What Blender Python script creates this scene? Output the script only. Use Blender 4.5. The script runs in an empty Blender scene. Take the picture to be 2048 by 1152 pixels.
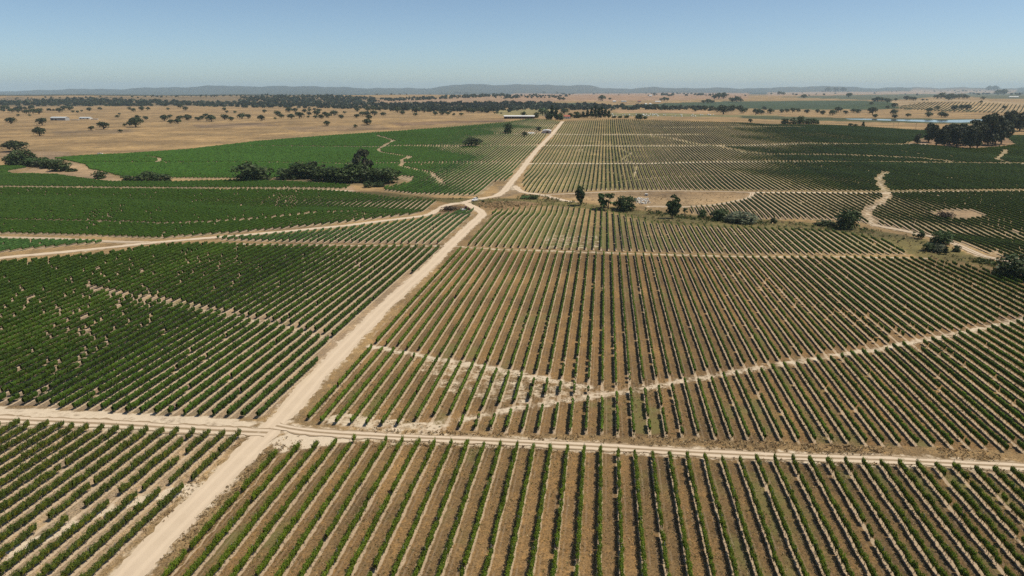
import bpy, math, random
import numpy as np

# ------------------------------------------------------------------ camera, sky, sun, exposure
S = bpy.context.scene
C = S.collection
R = math.radians
CAM_H, FOC, HORIZON = 60.0, 1365.0, 175.0          # metres, pixels of a 2048-wide picture, picture row of eye level
PITCH = math.atan((576 - HORIZON) / FOC)
cam_d = bpy.data.cameras.new('camera'); cam = bpy.data.objects.new('camera', cam_d); C.objects.link(cam)
cam_d.sensor_width = 36.0; cam_d.lens = 36.0 * FOC / 2048.0
cam_d.clip_start = 1.0; cam_d.clip_end = 60000.0
cam.location = (0, 0, CAM_H); cam.rotation_euler = (R(90) - PITCH, 0, 0)
S.camera = cam

SUN_AZ, SUN_EL = R(92), R(61)                       # azimuth clockwise from +Y (the view direction)
wd = bpy.data.worlds.new('World'); S.world = wd; wd.use_nodes = True
nt = wd.node_tree; bg = nt.nodes['Background']
sky = nt.nodes.new('ShaderNodeTexSky'); sky.sky_type = 'NISHITA'; sky.sun_disc = False
sky.sun_elevation = SUN_EL; sky.sun_rotation = SUN_AZ; sky.altitude = 200
sky.air_density = 0.55; sky.dust_density = 0.8; sky.ozone_density = 0.6
wb = nt.nodes.new('ShaderNodeMix'); wb.data_type = 'RGBA'; wb.blend_type = 'MULTIPLY'; wb.inputs[0].default_value = 1.0
wb.inputs[7].default_value = (1.0, 1.08, 1.04, 1)    # white balance of the whole sky
nt.links.new(sky.outputs['Color'], wb.inputs[6]); nt.links.new(wb.outputs[2], bg.inputs['Color']); bg.inputs['Strength'].default_value = 0.120
sun_d = bpy.data.lights.new('sun', 'SUN'); sun_d.energy = 5.0; sun_d.angle = R(0.5); sun_d.color = (1.0, 0.91, 0.75)
sun = bpy.data.objects.new('sun', sun_d); C.objects.link(sun)
sun.rotation_euler = (R(90) - SUN_EL, 0, math.pi - SUN_AZ)
sun.location = (300, 0, 400)
S.view_settings.view_transform = 'Standard'; S.view_settings.look = 'None'
S.view_settings.exposure = -0.06; S.view_settings.gamma = 1.0
S.view_settings.use_curve_mapping = False
S.render.engine = 'CYCLES'
cy = S.cycles
cy.max_bounces = 5; cy.diffuse_bounces = 2; cy.glossy_bounces = 2; cy.transmission_bounces = 3
cy.volume_bounces = 1; cy.transparent_max_bounces = 6
cy.use_denoising = False
cy.denoiser = 'OPENIMAGEDENOISE'
cy.denoising_input_passes = 'RGB_ALBEDO_NORMAL'
cy.sample_clamp_indirect = 6.0

HAZE_DENS, HAZE_COL = 4.6e-5, (.66, .85, 1.0, 1)
rng = np.random.default_rng(7)
random.seed(7)

# ------------------------------------------------------------------ terrain height and picture-to-ground
def table(pts, smooth, dx=10.0, top=30000.0):
    xs = np.arange(0, top, dx)
    ys = np.interp(xs, [p[0] for p in pts], [p[1] for p in pts])
    k = np.exp(-0.5 * (np.arange(-3 * smooth, 3 * smooth + dx, dx) / smooth) ** 2); k /= k.sum()
    n = len(k) // 2
    return xs, np.convolve(np.pad(ys, n, mode='edge'), k, 'valid')[:len(xs)]
RISE = table([(0, 0), (520, 0), (600, .8), (700, 2.6), (800, 7.2), (1000, 15), (1080, 15), (1250, 10), (1600, 5), (2500, 2), (4000, 0)], 35)
FARP = table([(0, 0), (2600, 0), (3300, 12), (3900, 20), (4600, 14), (5600, 4), (7500, -22), (10000, -48), (14000, -62), (30000, -62)], 150)
RIDGE_PX = [(-600, 180), (0, 186), (100, 183), (150, 180), (250, 180), (340, 177.5), (430, 175), (475, 173.7), (560, 175.5), (632, 174), (690, 177), (760, 178),
            (850, 179), (887, 175), (937, 171.3), (1024, 172), (1124, 172.6), (1174, 174), (1200, 177), (1240, 177.5), (1290, 176), (1400, 177),
            (1500, 177), (1560, 175.5), (1600, 173), (1640, 174), (1700, 176.5), (1800, 176), (2048, 177), (2600, 177)]
RT = np.array([(p[0] - 1024) / FOC for p in RIDGE_PX]); RZ = np.array([CAM_H + (HORIZON - p[1] + (2.5 if p[0] < 1190 else 1.2)) / FOC * 16000 * 1.04 for p in RIDGE_PX])
STREAM_PTS = np.array([(-430, 395), (-250, 392), (-140, 360), (-60, 352), (60, 345), (110, 325), (190, 290), (260, 235), (330, 190)], float)
WATER_Z = 6.0
def seg_dist(X, Y, P, margin=16.0):
    """distance to a polyline, worked out only for points near it (others get a large value)"""
    X = np.asarray(X, float); Y = np.asarray(Y, float); P = np.asarray(P, float)
    d = np.full(X.shape, 1e9)
    lo, hi = P.min(0) - margin, P.max(0) + margin
    sel = (X > lo[0]) & (X < hi[0]) & (Y > lo[1]) & (Y < hi[1])
    x, y = X[sel], Y[sel]
    if not x.size: return d
    e = np.full(x.shape, 1e9)
    for (x0, y0), (x1, y1) in zip(P[:-1], P[1:]):
        vx, vy = x1 - x0, y1 - y0
        t = np.clip(((x - x0) * vx + (y - y0) * vy) / (vx * vx + vy * vy + 1e-9), 0, 1)
        e = np.minimum(e, (x - x0 - t * vx) ** 2 + (y - y0 - t * vy) ** 2)
    d[sel] = np.sqrt(e)
    return d
def sg(v): return 1 / (1 + np.exp(-np.clip(v, -40, 40)))
def H(X, Y):
    X = np.asarray(X, float); Y = np.asarray(Y, float)
    Yc = np.clip(Y, 0, 29000); X, Y = np.broadcast_arrays(X, Y)
    w = np.where(X < 0, np.exp(-(X / 420.0) ** 2), np.exp(-(np.maximum(X - 250, 0) / 420.0) ** 2))
    h = np.interp(Yc, *RISE) * (0.25 + 0.75 * w)
    lf = 1 / (1 + np.exp((X / np.maximum(Yc, 50) - 0.05) * 14))
    h = h + np.interp(Yc, *FARP) * (0.45 + 0.55 * lf)
    h = h + np.exp(-((X - 1300) / 260) ** 2 - ((Y - 2050) / 260) ** 2) * 20          # wooded knoll
    far = np.clip((Yc - 700) / 1500, 0, 1)
    near = np.clip((Yc - 60) / 200, .25, 1)
    h = h + near * (0.42 * np.sin(X / 27 + .6) * np.sin(Y / 33 + 1) + 0.30 * np.sin((X + Y) / 19 + 2) * np.sin((X - .4 * Y) / 41) + .5 * np.sin(X / 71 + Y / 93))
    h = h + far * (2.2 * np.sin(X / 310 + 1) * np.sin(Y / 370) + 1.6 * np.sin(X / 170 + Y / 260))
    fl = sg((X - 430) / 30) * sg((Y - 985) / 20) * sg((1420 - Y) / 40) * sg((1150 - X) / 40)
    h = h * (1 - fl) + WATER_Z * fl
    h = h - 1.6 * np.exp(-(np.minimum(seg_dist(X, Y, STREAM_PTS, 45.0), 1e4) / 14.0) ** 2)
    t = X / np.maximum(Yc, 1)
    rz = np.interp(t, RT, RZ) + 9 * np.sin(t * 71) + 7 * np.sin(t * 131 + 1) + 4 * np.sin(t * 290)
    b = np.exp(-((Y - 16000) / 1300) ** 2)
    b2 = np.exp(-((Y - 12600) / 800) ** 2) * (.42 + .25 * np.sin(t * 23 + 2) + .15 * np.sin(t * 61))
    return np.maximum(h, h * (1 - b) + rz * b) + b2 * np.maximum(rz - h, 0)
cP, sP = math.cos(PITCH), math.sin(PITCH)
_YM = np.geomspace(40, 24000, 440)
def unproject(pts):
    """picture points to the first ground they meet"""
    p = np.asarray(pts, float).reshape(-1, 2)
    a, b = (p[:, 0] - 1024) / FOC, (576 - p[:, 1]) / FOC
    dy, dz = cP + b * sP, -sP + b * cP
    sx, sz = (a / dy)[:, None], (dz / dy)[:, None]
    def first(Ym):
        g = CAM_H + sz * Ym - H(sx * Ym, Ym)
        j = np.argmax(g < 0, axis=1); i = np.arange(len(p))
        none = g[i, j] >= 0; j = np.maximum(j, 1)
        return Ym[i, j - 1], Ym[i, j], g[i, j - 1], g[i, j], none
    y0, y1, g0, g1, none = first(np.broadcast_to(_YM, (len(p), len(_YM))))
    for n in (14, 10):
        y0, y1, g0, g1, _ = first(y0[:, None] + (y1 - y0)[:, None] * np.linspace(0, 1, n)[None])
    t = np.clip(g0 / (g0 - g1 + 1e-12), 0, 1)
    y = np.where(none, 14000.0, y0 + (y1 - y0) * t)
    return np.stack([sx[:, 0] * y, y], 1)
def project(X, Y, Z):
    zc = Y * cP + (CAM_H - Z) * sP
    return 1024 + FOC * X / zc, 576 - FOC * (Y * -0 + (Z - CAM_H) * cP + Y * sP) / zc, zc
def dens(pts, n=6, closed=False):
    pts = [tuple(p) for p in pts]
    q = pts + [pts[0]] if closed else pts
    r = []
    for a, b in zip(q[:-1], q[1:]):
        for i in range(n): r.append((a[0] + (b[0] - a[0]) * i / n, a[1] + (b[1] - a[1]) * i / n))
    if not closed: r.append(q[-1])
    return r
def poly(pts, n=4): return unproject(dens(pts, n, True))
def line(pts, n=4): return unproject(dens(pts, n))
def inside(X, Y, P):
    c = np.zeros(np.shape(X), bool)
    x1, y1 = P[-1]
    for x0, y0 in P:
        if y0 != y1:
            m = ((y0 > Y) != (y1 > Y)) & (X < (x1 - x0) * (Y - y0) / (y1 - y0) + x0)
            c ^= m
        x1, y1 = x0, y0
    return c
def at(px, py):
    x, y = unproject([(px, py)])[0]
    return float(x), float(y), float(H(x, y))
def ppm(x, y, z=0): return FOC / (y * cP + (CAM_H - z) * sP)      # picture pixels per metre there

# ------------------------------------------------------------------ mesh and object helpers
def mesh(name, V, F, mats=(), col=None, midx=None, smooth=False, pattr=None):
    V = np.asarray(V, np.float32); F = np.asarray(F, np.int32)
    me = bpy.data.meshes.new(name)
    n, k = F.shape
    me.vertices.add(len(V)); me.vertices.foreach_set('co', V.ravel())
    me.loops.add(n * k); me.loops.foreach_set('vertex_index', F.ravel())
    me.polygons.add(n); me.polygons.foreach_set('loop_start', np.arange(0, n * k, k, dtype=np.int32))
    if midx is not None: me.polygons.foreach_set('material_index', np.asarray(midx, np.int32))
    if smooth: me.polygons.foreach_set('use_smooth', np.ones(n, bool))
    me.update(calc_edges=True)
    if col is not None:
        a = me.attributes.new('tone', 'FLOAT_COLOR', 'FACE')
        c4 = np.ones((n, 4), np.float32); c4[:, :3] = col
        a.data.foreach_set('color', c4.ravel())
    for nm, val in (pattr or {}).items():
        val = np.asarray(val, np.float32)
        if val.ndim == 1:
            me.attributes.new(nm, 'FLOAT', 'POINT').data.foreach_set('value', val)
        else:
            c4 = np.ones((len(V), 4), np.float32); c4[:, :3] = val
            me.attributes.new(nm, 'FLOAT_COLOR', 'POINT').data.foreach_set('color', c4.ravel())
    for m in mats: me.materials.append(m)
    return me
def obj(name, data, parent=None, loc=(0, 0, 0), rz=0.0, sc=1.0):
    o = bpy.data.objects.new(name, data); C.objects.link(o)
    o.location = loc; o.rotation_euler = (0, 0, rz)
    o.scale = (sc, sc, sc) if np.isscalar(sc) else sc
    if parent: o.parent = parent
    return o
def tag(o, label=None, cat=None, group=None, kind=None):
    if label: o['label'] = label
    if cat: o['category'] = cat
    if group: o['group'] = group
    if kind: o['kind'] = kind
    return o
class MB:
    """collects boxes, prisms and tubes; build() links them as one mesh object"""
    def __init__(s): s.v = []; s.f = []
    def box(s, x0, x1, y0, y1, z0, z1):
        b = len(s.v)
        s.v += [(x0, y0, z0), (x1, y0, z0), (x1, y1, z0), (x0, y1, z0), (x0, y0, z1), (x1, y0, z1), (x1, y1, z1), (x0, y1, z1)]
        s.f += [tuple(b + i for i in q) for q in ((0, 3, 2, 1), (4, 5, 6, 7), (0, 1, 5, 4), (1, 2, 6, 5), (2, 3, 7, 6), (3, 0, 4, 7))]
        return s
    def prism(s, prof, a, b, axis='x'):
        """profile of (p,q) points in the plane across the axis, extruded from a to b"""
        n = len(prof); k = len(s.v)
        for t in (a, b):
            for p, q in prof: s.v.append((t, p, q) if axis == 'x' else (p, t, q))
        s.f.append(tuple(range(k + n - 1, k - 1, -1))); s.f.append(tuple(range(k + n, k + 2 * n)))
        for i in range(n): j = (i + 1) % n; s.f.append((k + i, k + j, k + n + j, k + n + i))
        return s
    def tube(s, pts, rad, n=8):
        k = len(s.v); pts = [np.array(p, float) for p in pts]
        for i, p in enumerate(pts):
            d = pts[min(i + 1, len(pts) - 1)] - pts[max(i - 1, 0)]; d /= np.linalg.norm(d) + 1e-9
            u = np.cross(d, (0, 1, 0) if abs(d[1]) < .9 else (1, 0, 0)); u /= np.linalg.norm(u); w = np.cross(d, u)
            for j in range(n):
                a = 2 * math.pi * j / n
                s.v.append(tuple(p + rad[i] * (math.cos(a) * u + math.sin(a) * w)))
        for i in range(len(pts) - 1):
            for j in range(n):
                q = (j + 1) % n
                s.f.append((k + i * n + j, k + i * n + q, k + (i + 1) * n + q, k + (i + 1) * n + j))
        s.f.append(tuple(range(k + n - 1, k - 1, -1))); m = k + (len(pts) - 1) * n; s.f.append(tuple(range(m, m + n)))
        return s
    def data(s, name, mat, smooth=False):
        me = bpy.data.meshes.new(name); me.from_pydata(s.v, [], s.f); me.update()
        if smooth: me.polygons.foreach_set('use_smooth', np.ones(len(me.polygons), bool))
        me.materials.append(mat); return me
    def build(s, name, mat, parent=None, loc=(0, 0, 0), rz=0.0, smooth=False):
        return obj(name, s.data(name, mat, smooth), parent, loc, rz)
ONES = 'zeroth first second third fourth fifth sixth seventh eighth ninth tenth eleventh twelfth thirteenth fourteenth fifteenth sixteenth seventeenth eighteenth nineteenth'.split()
TENS = ['', '', 'twent', 'thirt', 'fort', 'fift', 'sixt', 'sevent', 'eight', 'ninet']
def ordinal(n):
    if n >= 100:
        return 'hundredth' if n == 100 else 'hundred-and-' + ordinal(n - 100)
    if n < 20: return ONES[n]
    return TENS[n // 10] + 'ieth' if n % 10 == 0 else TENS[n // 10] + 'y-' + ONES[n % 10]

# ------------------------------------------------------------------ materials
def new_mat(name, rough=0.9):
    m = bpy.data.materials.new(name); m.use_nodes = True
    t = m.node_tree; b = t.nodes['Principled BSDF']
    b.inputs['Roughness'].default_value = rough
    b.inputs['Specular IOR Level'].default_value = 0.2
    return m, t, b
class G:
    """small helper for writing node graphs"""
    def __init__(s, t): s.t = t
    def n(s, typ, **kw):
        x = s.t.nodes.new(typ)
        for k, v in kw.items(): setattr(x, k, v)
        return x
    def link(s, a, b): s.t.links.new(a, b)
    def put(s, sock, v):
        if hasattr(v, 'links') or isinstance(v, bpy.types.NodeSocket): s.link(v, sock)
        else: sock.default_value = v
    def math(s, op, a, b=0.0, c=0.0, clamp=False):
        x = s.n('ShaderNodeMath', operation=op, use_clamp=clamp)
        s.put(x.inputs[0], a); s.put(x.inputs[1], b); s.put(x.inputs[2], c)
        return x.outputs[0]
    def mix(s, f, a, b, mode='MIX'):
        x = s.n('ShaderNodeMix', data_type='RGBA', blend_type=mode)
        s.put(x.inputs[0], f)
        for i, v in ((6, a), (7, b)):
            s.put(x.inputs[i], v if isinstance(v, bpy.types.NodeSocket) else (*v, 1.0))
        return x.outputs[2]
    def noise(s, vec, scale, detail=3.0, rough=.55, dist=0.0):
        x = s.n('ShaderNodeTexNoise'); s.link(vec, x.inputs['Vector'])
        x.inputs['Scale'].default_value = scale; x.inputs['Detail'].default_value = detail
        x.inputs['Roughness'].default_value = rough; x.inputs['Distortion'].default_value = dist
        return x.outputs['Fac']
    def ramp(s, f, lo, hi):
        x = s.n('ShaderNodeMapRange', interpolation_type='SMOOTHSTEP')
        s.put(x.inputs[0], f); x.inputs[1].default_value = lo; x.inputs[2].default_value = hi
        return x.outputs[0]
    def attr(s, name): return s.n('ShaderNodeAttribute', attribute_name=name)
    def pos(s): return s.n('ShaderNodeNewGeometry').outputs['Position']
    def bump(s, h, dist, strength=1.0):
        x = s.n('ShaderNodeBump'); s.link(h, x.inputs['Height']); x.inputs['Distance'].default_value = dist
        x.inputs['Strength'].default_value = strength
        return x.outputs[0]
def plain(name, col, rough=.8, var=.12, scale=1.5, metal=0.0):
    m, t, b = new_mat(name, rough); g = G(t)
    p = g.n('ShaderNodeTexCoord').outputs['Object']
    f = g.noise(p, scale, 4)
    c = g.mix(f, tuple(x * (1 - var * 1.6) for x in col), tuple(min(1, x * (1 + var)) for x in col))
    g.link(c, b.inputs['Base Color']); b.inputs['Metallic'].default_value = metal
    return m
def leaf_mat(name, col, trans=.25, objvar=.25):
    """foliage: colour from a per-leaf tone, a little per plant variation, some light through the leaf"""
    m, t, b = new_mat(name, .55); g = G(t)
    a = g.attr('tone').outputs['Color']
    oi = g.n('ShaderNodeObjectInfo').outputs['Random']
    k = g.math('ADD', g.math('MULTIPLY', oi, objvar), 1 - objvar / 2)
    vm = g.n('ShaderNodeVectorMath', operation='SCALE'); g.link(a, vm.inputs[0]); g.link(k, vm.inputs['Scale'])
    c = g.mix(1.0, vm.outputs[0], col, 'MULTIPLY')
    g.link(c, b.inputs['Base Color'])
    tr = g.n('ShaderNodeBsdfTranslucent'); g.link(g.mix(.5, c, (.10, .16, .01), 'ADD') if False else c, tr.inputs['Color'])
    ms = g.n('ShaderNodeMixShader'); ms.inputs[0].default_value = trans
    g.link(b.outputs[0], ms.inputs[1]); g.link(tr.outputs[0], ms.inputs[2])
    g.link(ms.outputs[0], t.nodes['Material Output'].inputs['Surface'])
    return m
M = {}
M['vine_leaf'] = leaf_mat('vine leaf', (1, 1, 1), .22, .45)
M['tree_leaf'] = leaf_mat('tree leaf', (1, 1, 1), .18, .35)
M['bark'] = plain('bark', (.16, .12, .09), .95, .3, 3)
M['vine_wood'] = plain('vine wood', (.30, .24, .18), .95, .3, 6)

def ground_mat():
    m, t, b = new_mat('ground', 1.0); g = G(t); p = g.pos()
    zone = g.attr('zone').outputs['Color']; vine = g.attr('vine').outputs['Fac']
    weedy = g.attr('weedy').outputs['Fac']; u = g.attr('rowu').outputs['Fac']; sand = g.attr('sand').outputs['Fac']; dry = g.attr('pale').outputs['Fac']
    n1 = g.noise(p, .018, 4, .6, .4); n2 = g.noise(p, .13, 5, .65, .3); n3 = g.noise(p, .9, 5, .7); n4 = g.noise(p, 4.5, 4, .75)
    st = g.n('ShaderNodeVectorMath', operation='MULTIPLY'); g.link(p, st.inputs[0]); st.inputs[1].default_value = (.22, 1.0, 1.0)
    n0 = g.noise(st.outputs[0], .022, 5, .62, .6)
    zone = g.mix(g.ramp(n0, .34, .66), g.mix(1, zone, (.80, .77, .74), 'MULTIPLY'), g.mix(1, zone, (1.14, 1.12, 1.06), 'MULTIPLY'))
    # large and small mottling of dry grass and soil
    c = g.mix(g.ramp(n1, .35, .68), g.mix(1, zone, (.74, .74, .74), 'MULTIPLY'), g.mix(1, zone, (1.16, 1.12, 1.05), 'MULTIPLY'))
    c = g.mix(g.math('MULTIPLY', g.ramp(n2, .42, .66), .8), c, g.mix(1, c, (.66, .66, .68), 'MULTIPLY'))
    c = g.mix(g.math('MULTIPLY', g.ramp(n3, .48, .68), .9), c, g.mix(1, c, (1.42, 1.33, 1.16), 'MULTIPLY'))
    c = g.mix(g.math('MULTIPLY', g.ramp(n4, .45, .60), .95), c, g.mix(1, c, (.48, .47, .44), 'MULTIPLY'))
    n5 = g.noise(p, 2.1, 4, .75); c = g.mix(g.math('MULTIPLY', g.ramp(n5, .52, .66), .75), c, g.mix(1, c, (1.45, 1.38, 1.25), 'MULTIPLY'))
    # alleys between the vine rows: strip under the vines bare and pale, alley grassy, each alley a little different
    fr = g.math('FRACT', u); du = g.math('ABSOLUTE', g.math('SUBTRACT', fr, .5))      # .5 on the row, 0 in the alley middle
    wn = g.n('ShaderNodeTexWhiteNoise', noise_dimensions='1D'); g.link(g.math('FLOOR', u), wn.inputs['W'])
    al = wn.outputs['Value']
    wob = g.math('MULTIPLY', g.math('SUBTRACT', g.noise(p, .6, 3), .5), .22)
    strip = g.ramp(g.math('ADD', du, wob), .35, .42)
    weeds = g.math('MULTIPLY', g.ramp(g.math('ADD', g.noise(p, .045, 4, .6), g.math('ADD', g.math('MULTIPLY', g.math('SUBTRACT', al, .5), .16), g.math('MULTIPLY', weedy, .22))), .58, .72), g.math('SUBTRACT', 1, strip))
    alley = g.mix(g.math('MULTIPLY', weeds, .75), g.mix(g.ramp(al, 0, 1), c, g.mix(1, c, (.80, .84, .90), 'MULTIPLY')), g.mix(n3, (.10, .105, .035), (.17, .15, .055)))
    rut = g.math('MULTIPLY', g.ramp(g.math('ABSOLUTE', g.math('SUBTRACT', du, .19)), .07, .02), g.ramp(n2, .4, .6))
    alley = g.mix(g.math('MULTIPLY', rut, .24), alley, (.36, .28, .20))
    bare = g.mix(n3, (.32, .235, .150), (.56, .44, .315))
    bare = g.mix(g.math('MULTIPLY', g.ramp(n4, .5, .7), .6), bare, (.24, .17, .11))
    rows = g.mix(g.math('MULTIPLY', strip, g.math('ADD', .80, g.math('MULTIPLY', dry, .20))), alley, bare)
    # green regrowth in places
    c = g.mix(vine, c, rows)
    # pale washed sand along gullies, gaps and road sides
    sn = g.math('ADD', sand, g.math('MULTIPLY', g.math('SUBTRACT', g.math('ADD', g.noise(p, .35, 5, .65), g.math('MULTIPLY', n3, .6)), .8), 1.1))
    sandc = g.mix(n3, (.46, .37, .27), (.64, .545, .42))
    c = g.mix(g.math('MULTIPLY', g.ramp(sn, .38, .72), .92), c, sandc)
    # the far land keeps its own calm colour
    g.link(c, b.inputs['Base Color'])
    hh = g.math('ADD', g.math('MULTIPLY', n4, .12), g.math('MULTIPLY', n3, .3))
    g.link(g.bump(hh, .6, .7), b.inputs['Normal'])
    return m
def road_mat(name, c0, c1, rutted):
    m, t, b = new_mat(name, 1.0); g = G(t); p = g.pos()
    ac = g.attr('across').outputs['Fac']
    n2 = g.noise(p, .22, 4, .6); n3 = g.noise(p, 1.6, 5, .7); n4 = g.noise(p, 7, 3, .7)
    c = g.mix(n2, c0, c1)
    c = g.mix(g.math('MULTIPLY', g.ramp(n4, .5, .75), .35), c, tuple(x * .72 for x in c0))
    aa = g.math('ABSOLUTE', ac)
    # wheel paths a little paler and smoother than the crown and the edges
    wp = g.ramp(g.math('ABSOLUTE', g.math('SUBTRACT', aa, .48)), .26, .08)
    c = g.mix(g.math('MULTIPLY', wp, .35), c, tuple(min(1, x * 1.12) for x in c1))
    if rutted:
        gr = g.mix(n3, (.20, .14, .085), (.33, .25, .16))
        k = g.math('ADD', g.ramp(aa, .30, .10), g.ramp(aa, .66, .86), clamp=True)
        k = g.math('MULTIPLY', k, g.ramp(g.math('ADD', g.noise(p, .42, 4, .65), g.math('MULTIPLY', n3, .3)), .38, .56))
        c = g.mix(k, c, gr)
    g.link(c, b.inputs['Base Color'])
    g.link(g.bump(g.math('ADD', g.math('MULTIPLY', n3, .5), g.math('MULTIPLY', n4, .2)), .12, .6), b.inputs['Normal'])
    return m
M['ground'] = ground_mat()
M['road'] = road_mat('graded dirt', (.46, .365, .265), (.56, .455, .34), False)
M['track'] = road_mat('rutted dirt', (.45, .36, .265), (.56, .46, .35), True)

# ------------------------------------------------------------------ lines and fields read off the photograph (2048 x 1152)
MAIN = [(205, 1200), (252, 1152), (397, 1004), (470, 930), (545, 856), (632, 756), (729, 655), (778, 605), (862, 530), (899, 492), (940, 452), (966, 429), (958, 420), (944, 412.5), (932, 406.5)]
MAIN2 = [(927, 405.5), (940, 402), (950, 399.5), (972, 395.8), (994, 392), (1009, 382), (1021.5, 365.6), (1041, 343), (1056, 322), (1071, 303), (1086, 287), (1102, 271), (1115, 256), (1125, 243)]
WEST = [(934, 406), (906, 407.5), (889, 412), (877, 419), (864, 427), (850, 431.5), (827, 434.5), (765, 442), (687, 452), (537, 466), (320, 484), (172, 500), (0, 516), (-140, 529)]
WEST2 = [(300, 485), (234, 484), (180, 481), (100, 477), (0, 475), (-140, 474)]
CROSS = [(552, 852), (600, 862), (682, 869), (800, 875), (949, 881), (1182, 893), (1364, 904), (1536, 913), (1786, 921), (2048, 935), (2230, 945)]
CROSSW = [(535, 866), (467, 863), (350, 857), (233, 849), (100, 843), (0, 839), (-150, 833)]
LOOP = [(1030, 372), (1036, 380), (1048, 385.5), (1075, 388.5), (1100, 394), (1130, 402), (1150, 404)]
LOOP2 = [(1095, 389.5), (1150, 387), (1250, 382.5), (1350, 382), (1450, 383), (1505, 385), (1500, 396), (1460, 405), (1420, 411), (1370, 414), (1330, 413), (1296, 413)]
EAST = [(1745, 450), (1790, 458), (1861, 473), (1911, 488), (1961, 511), (2010, 522), (2060, 535), (2200, 570)]
ROADS = [('dirt_road', MAIN, 2.25, 'road'), ('dirt_road', MAIN2, 2.3, 'road'), ('dirt_track', WEST, 1.9, 'road'), ('dirt_track', CROSS, 1.4, 'track'),
         ('dirt_track', CROSSW, 1.7, 'track'), ('dirt_track', LOOP, 1.9, 'road'), ('dirt_track', LOOP2, 1.3, 'track'), ('dirt_track', EAST, 1.6, 'track'), ('dirt_track', WEST2, 1.7, 'track')]
# gaps in the vines: line, half width kept free of vines, strength of pale sand
GAPS = [
    ([(890, 492), (830, 491.5), (700, 491), (600, 490), (512, 489), (440, 486)], 2.2, .55),
    ([(915, 493), (1000, 499), (1250, 507), (1500, 513.5), (1690, 514), (1850, 517)], 2.0, .56),
    ([(740, 692), (849, 713), (949, 729), (1049, 749), (1110, 762), (1182, 775)], 1.5, .72),
    ([(820, 858), (869, 850), (969, 829), (1082, 809), (1215, 789), (1362, 763), (1464, 745), (1598, 723), (1765, 696), (1932, 664), (2048, 638), (2200, 605)], 1.9, .58),
    ([(175, 577), (250, 594), (325, 605), (425, 625), (567, 653), (633, 672), (690, 688)], 1.4, .5),
    ([(0, 441), (125, 444), (266, 447), (320, 450), (420, 446), (512, 440), (637, 427), (712, 425)], 1.4, .4),
    ([(-60, 1112), (0, 1096), (60, 1066), (100, 1049), (175, 1026), (250, 994), (320, 985), (388, 968)], .75, .42),
    ([(1046, 327), (1296, 327), (1421, 324), (1552, 324), (1736, 325), (1936, 327), (2048, 328), (2150, 328)], 3.6, .8),
    ([(1088, 291), (1292, 292), (1484, 291.5), (1600, 288), (1736, 289), (1790, 290), (1850, 288)], 4.2, .8),
    ([(1108, 268.5), (1292, 269.5), (1400, 269.5)], 4.5, .7),
    ([(1330, 255), (1420, 255), (1500, 254.5), (1600, 254)], 4.5, .35),
    ([(1300, 272), (1345, 277), (1390, 288), (1430, 292), (1490, 305), (1536, 310), (1686, 311), (1836, 317), (1900, 324)], 3.6, .4),
    ([(1242, 298), (1264, 308), (1245, 318), (1275, 330), (1268, 356)], 1.0, .6),
    ([(1120, 372), (1180, 368), (1250, 362), (1330, 354), (1400, 351), (1500, 350)], 1.0, .5),
    ([(1506, 385), (1600, 385), (1761, 386.5), (1850, 384), (2048, 382.5), (2150, 381)], 3.2, .8),
    ([(1772, 346), (1760, 354), (1758, 362), (1768, 384), (1778, 392), (1761, 407), (1733, 422), (1740, 438), (1747, 452)], 2.6, .5),
    ([(2012, 300), (2008, 308), (1992, 320), (2020, 327), (2100, 330)], 2.2, .45),
    ([(754, 272), (787, 282), (770, 292), (756, 300), (762, 306), (822, 315), (805, 322), (802, 334), (862, 347), (887, 370)], 1.8, .48),
    ([(295, 314), (318, 318), (321, 322), (310, 326)], 2.0, .45),
    ([(168, 326), (340, 326), (512, 326), (702, 329), (802, 327), (987, 326), (1045, 325)], 2.4, .4),
    ([(470, 293), (512, 293), (747, 295), (812, 292), (922, 293.5), (1082, 290)], 3.2, .45),
    ([(990, 268), (1040, 268.5), (1098, 267)], 4.0, .6),
    ([(0, 376), (100, 377), (250, 378), (400, 379), (512, 379), (640, 379.5), (705, 382)], 2.4, .75),
    ([(1815, 286), (1860, 290), (1905, 295), (1950, 298), (2000, 294), (2030, 289)], 2.4, .5),
]
GAPW = [(line(p), w, s) for p, w, s in GAPS]
ROADW = [(n, line(p, 5), hw, mt) for n, p, hw, mt in ROADS]
BARE = [[(1857, 428), (1890, 421), (1945, 422), (1970, 434), (1935, 441), (1880, 439)],
        [(1812, 287), (1850, 276), (2014, 276), (2030, 289), (1955, 298.5), (1900, 296)], [(793, 357), (806, 353), (830, 356), (822, 365), (795, 364)],
        [(1150, 300), (1165, 298), (1170, 303), (1155, 304)], [(1083, 262), (1100, 257), (1104, 268), (1040, 268), (1046, 264)], [(1040, 290), (1085, 290), (1085, 292), (1040, 292)]]
BAREW = [poly(p) for p in BARE]

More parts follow.
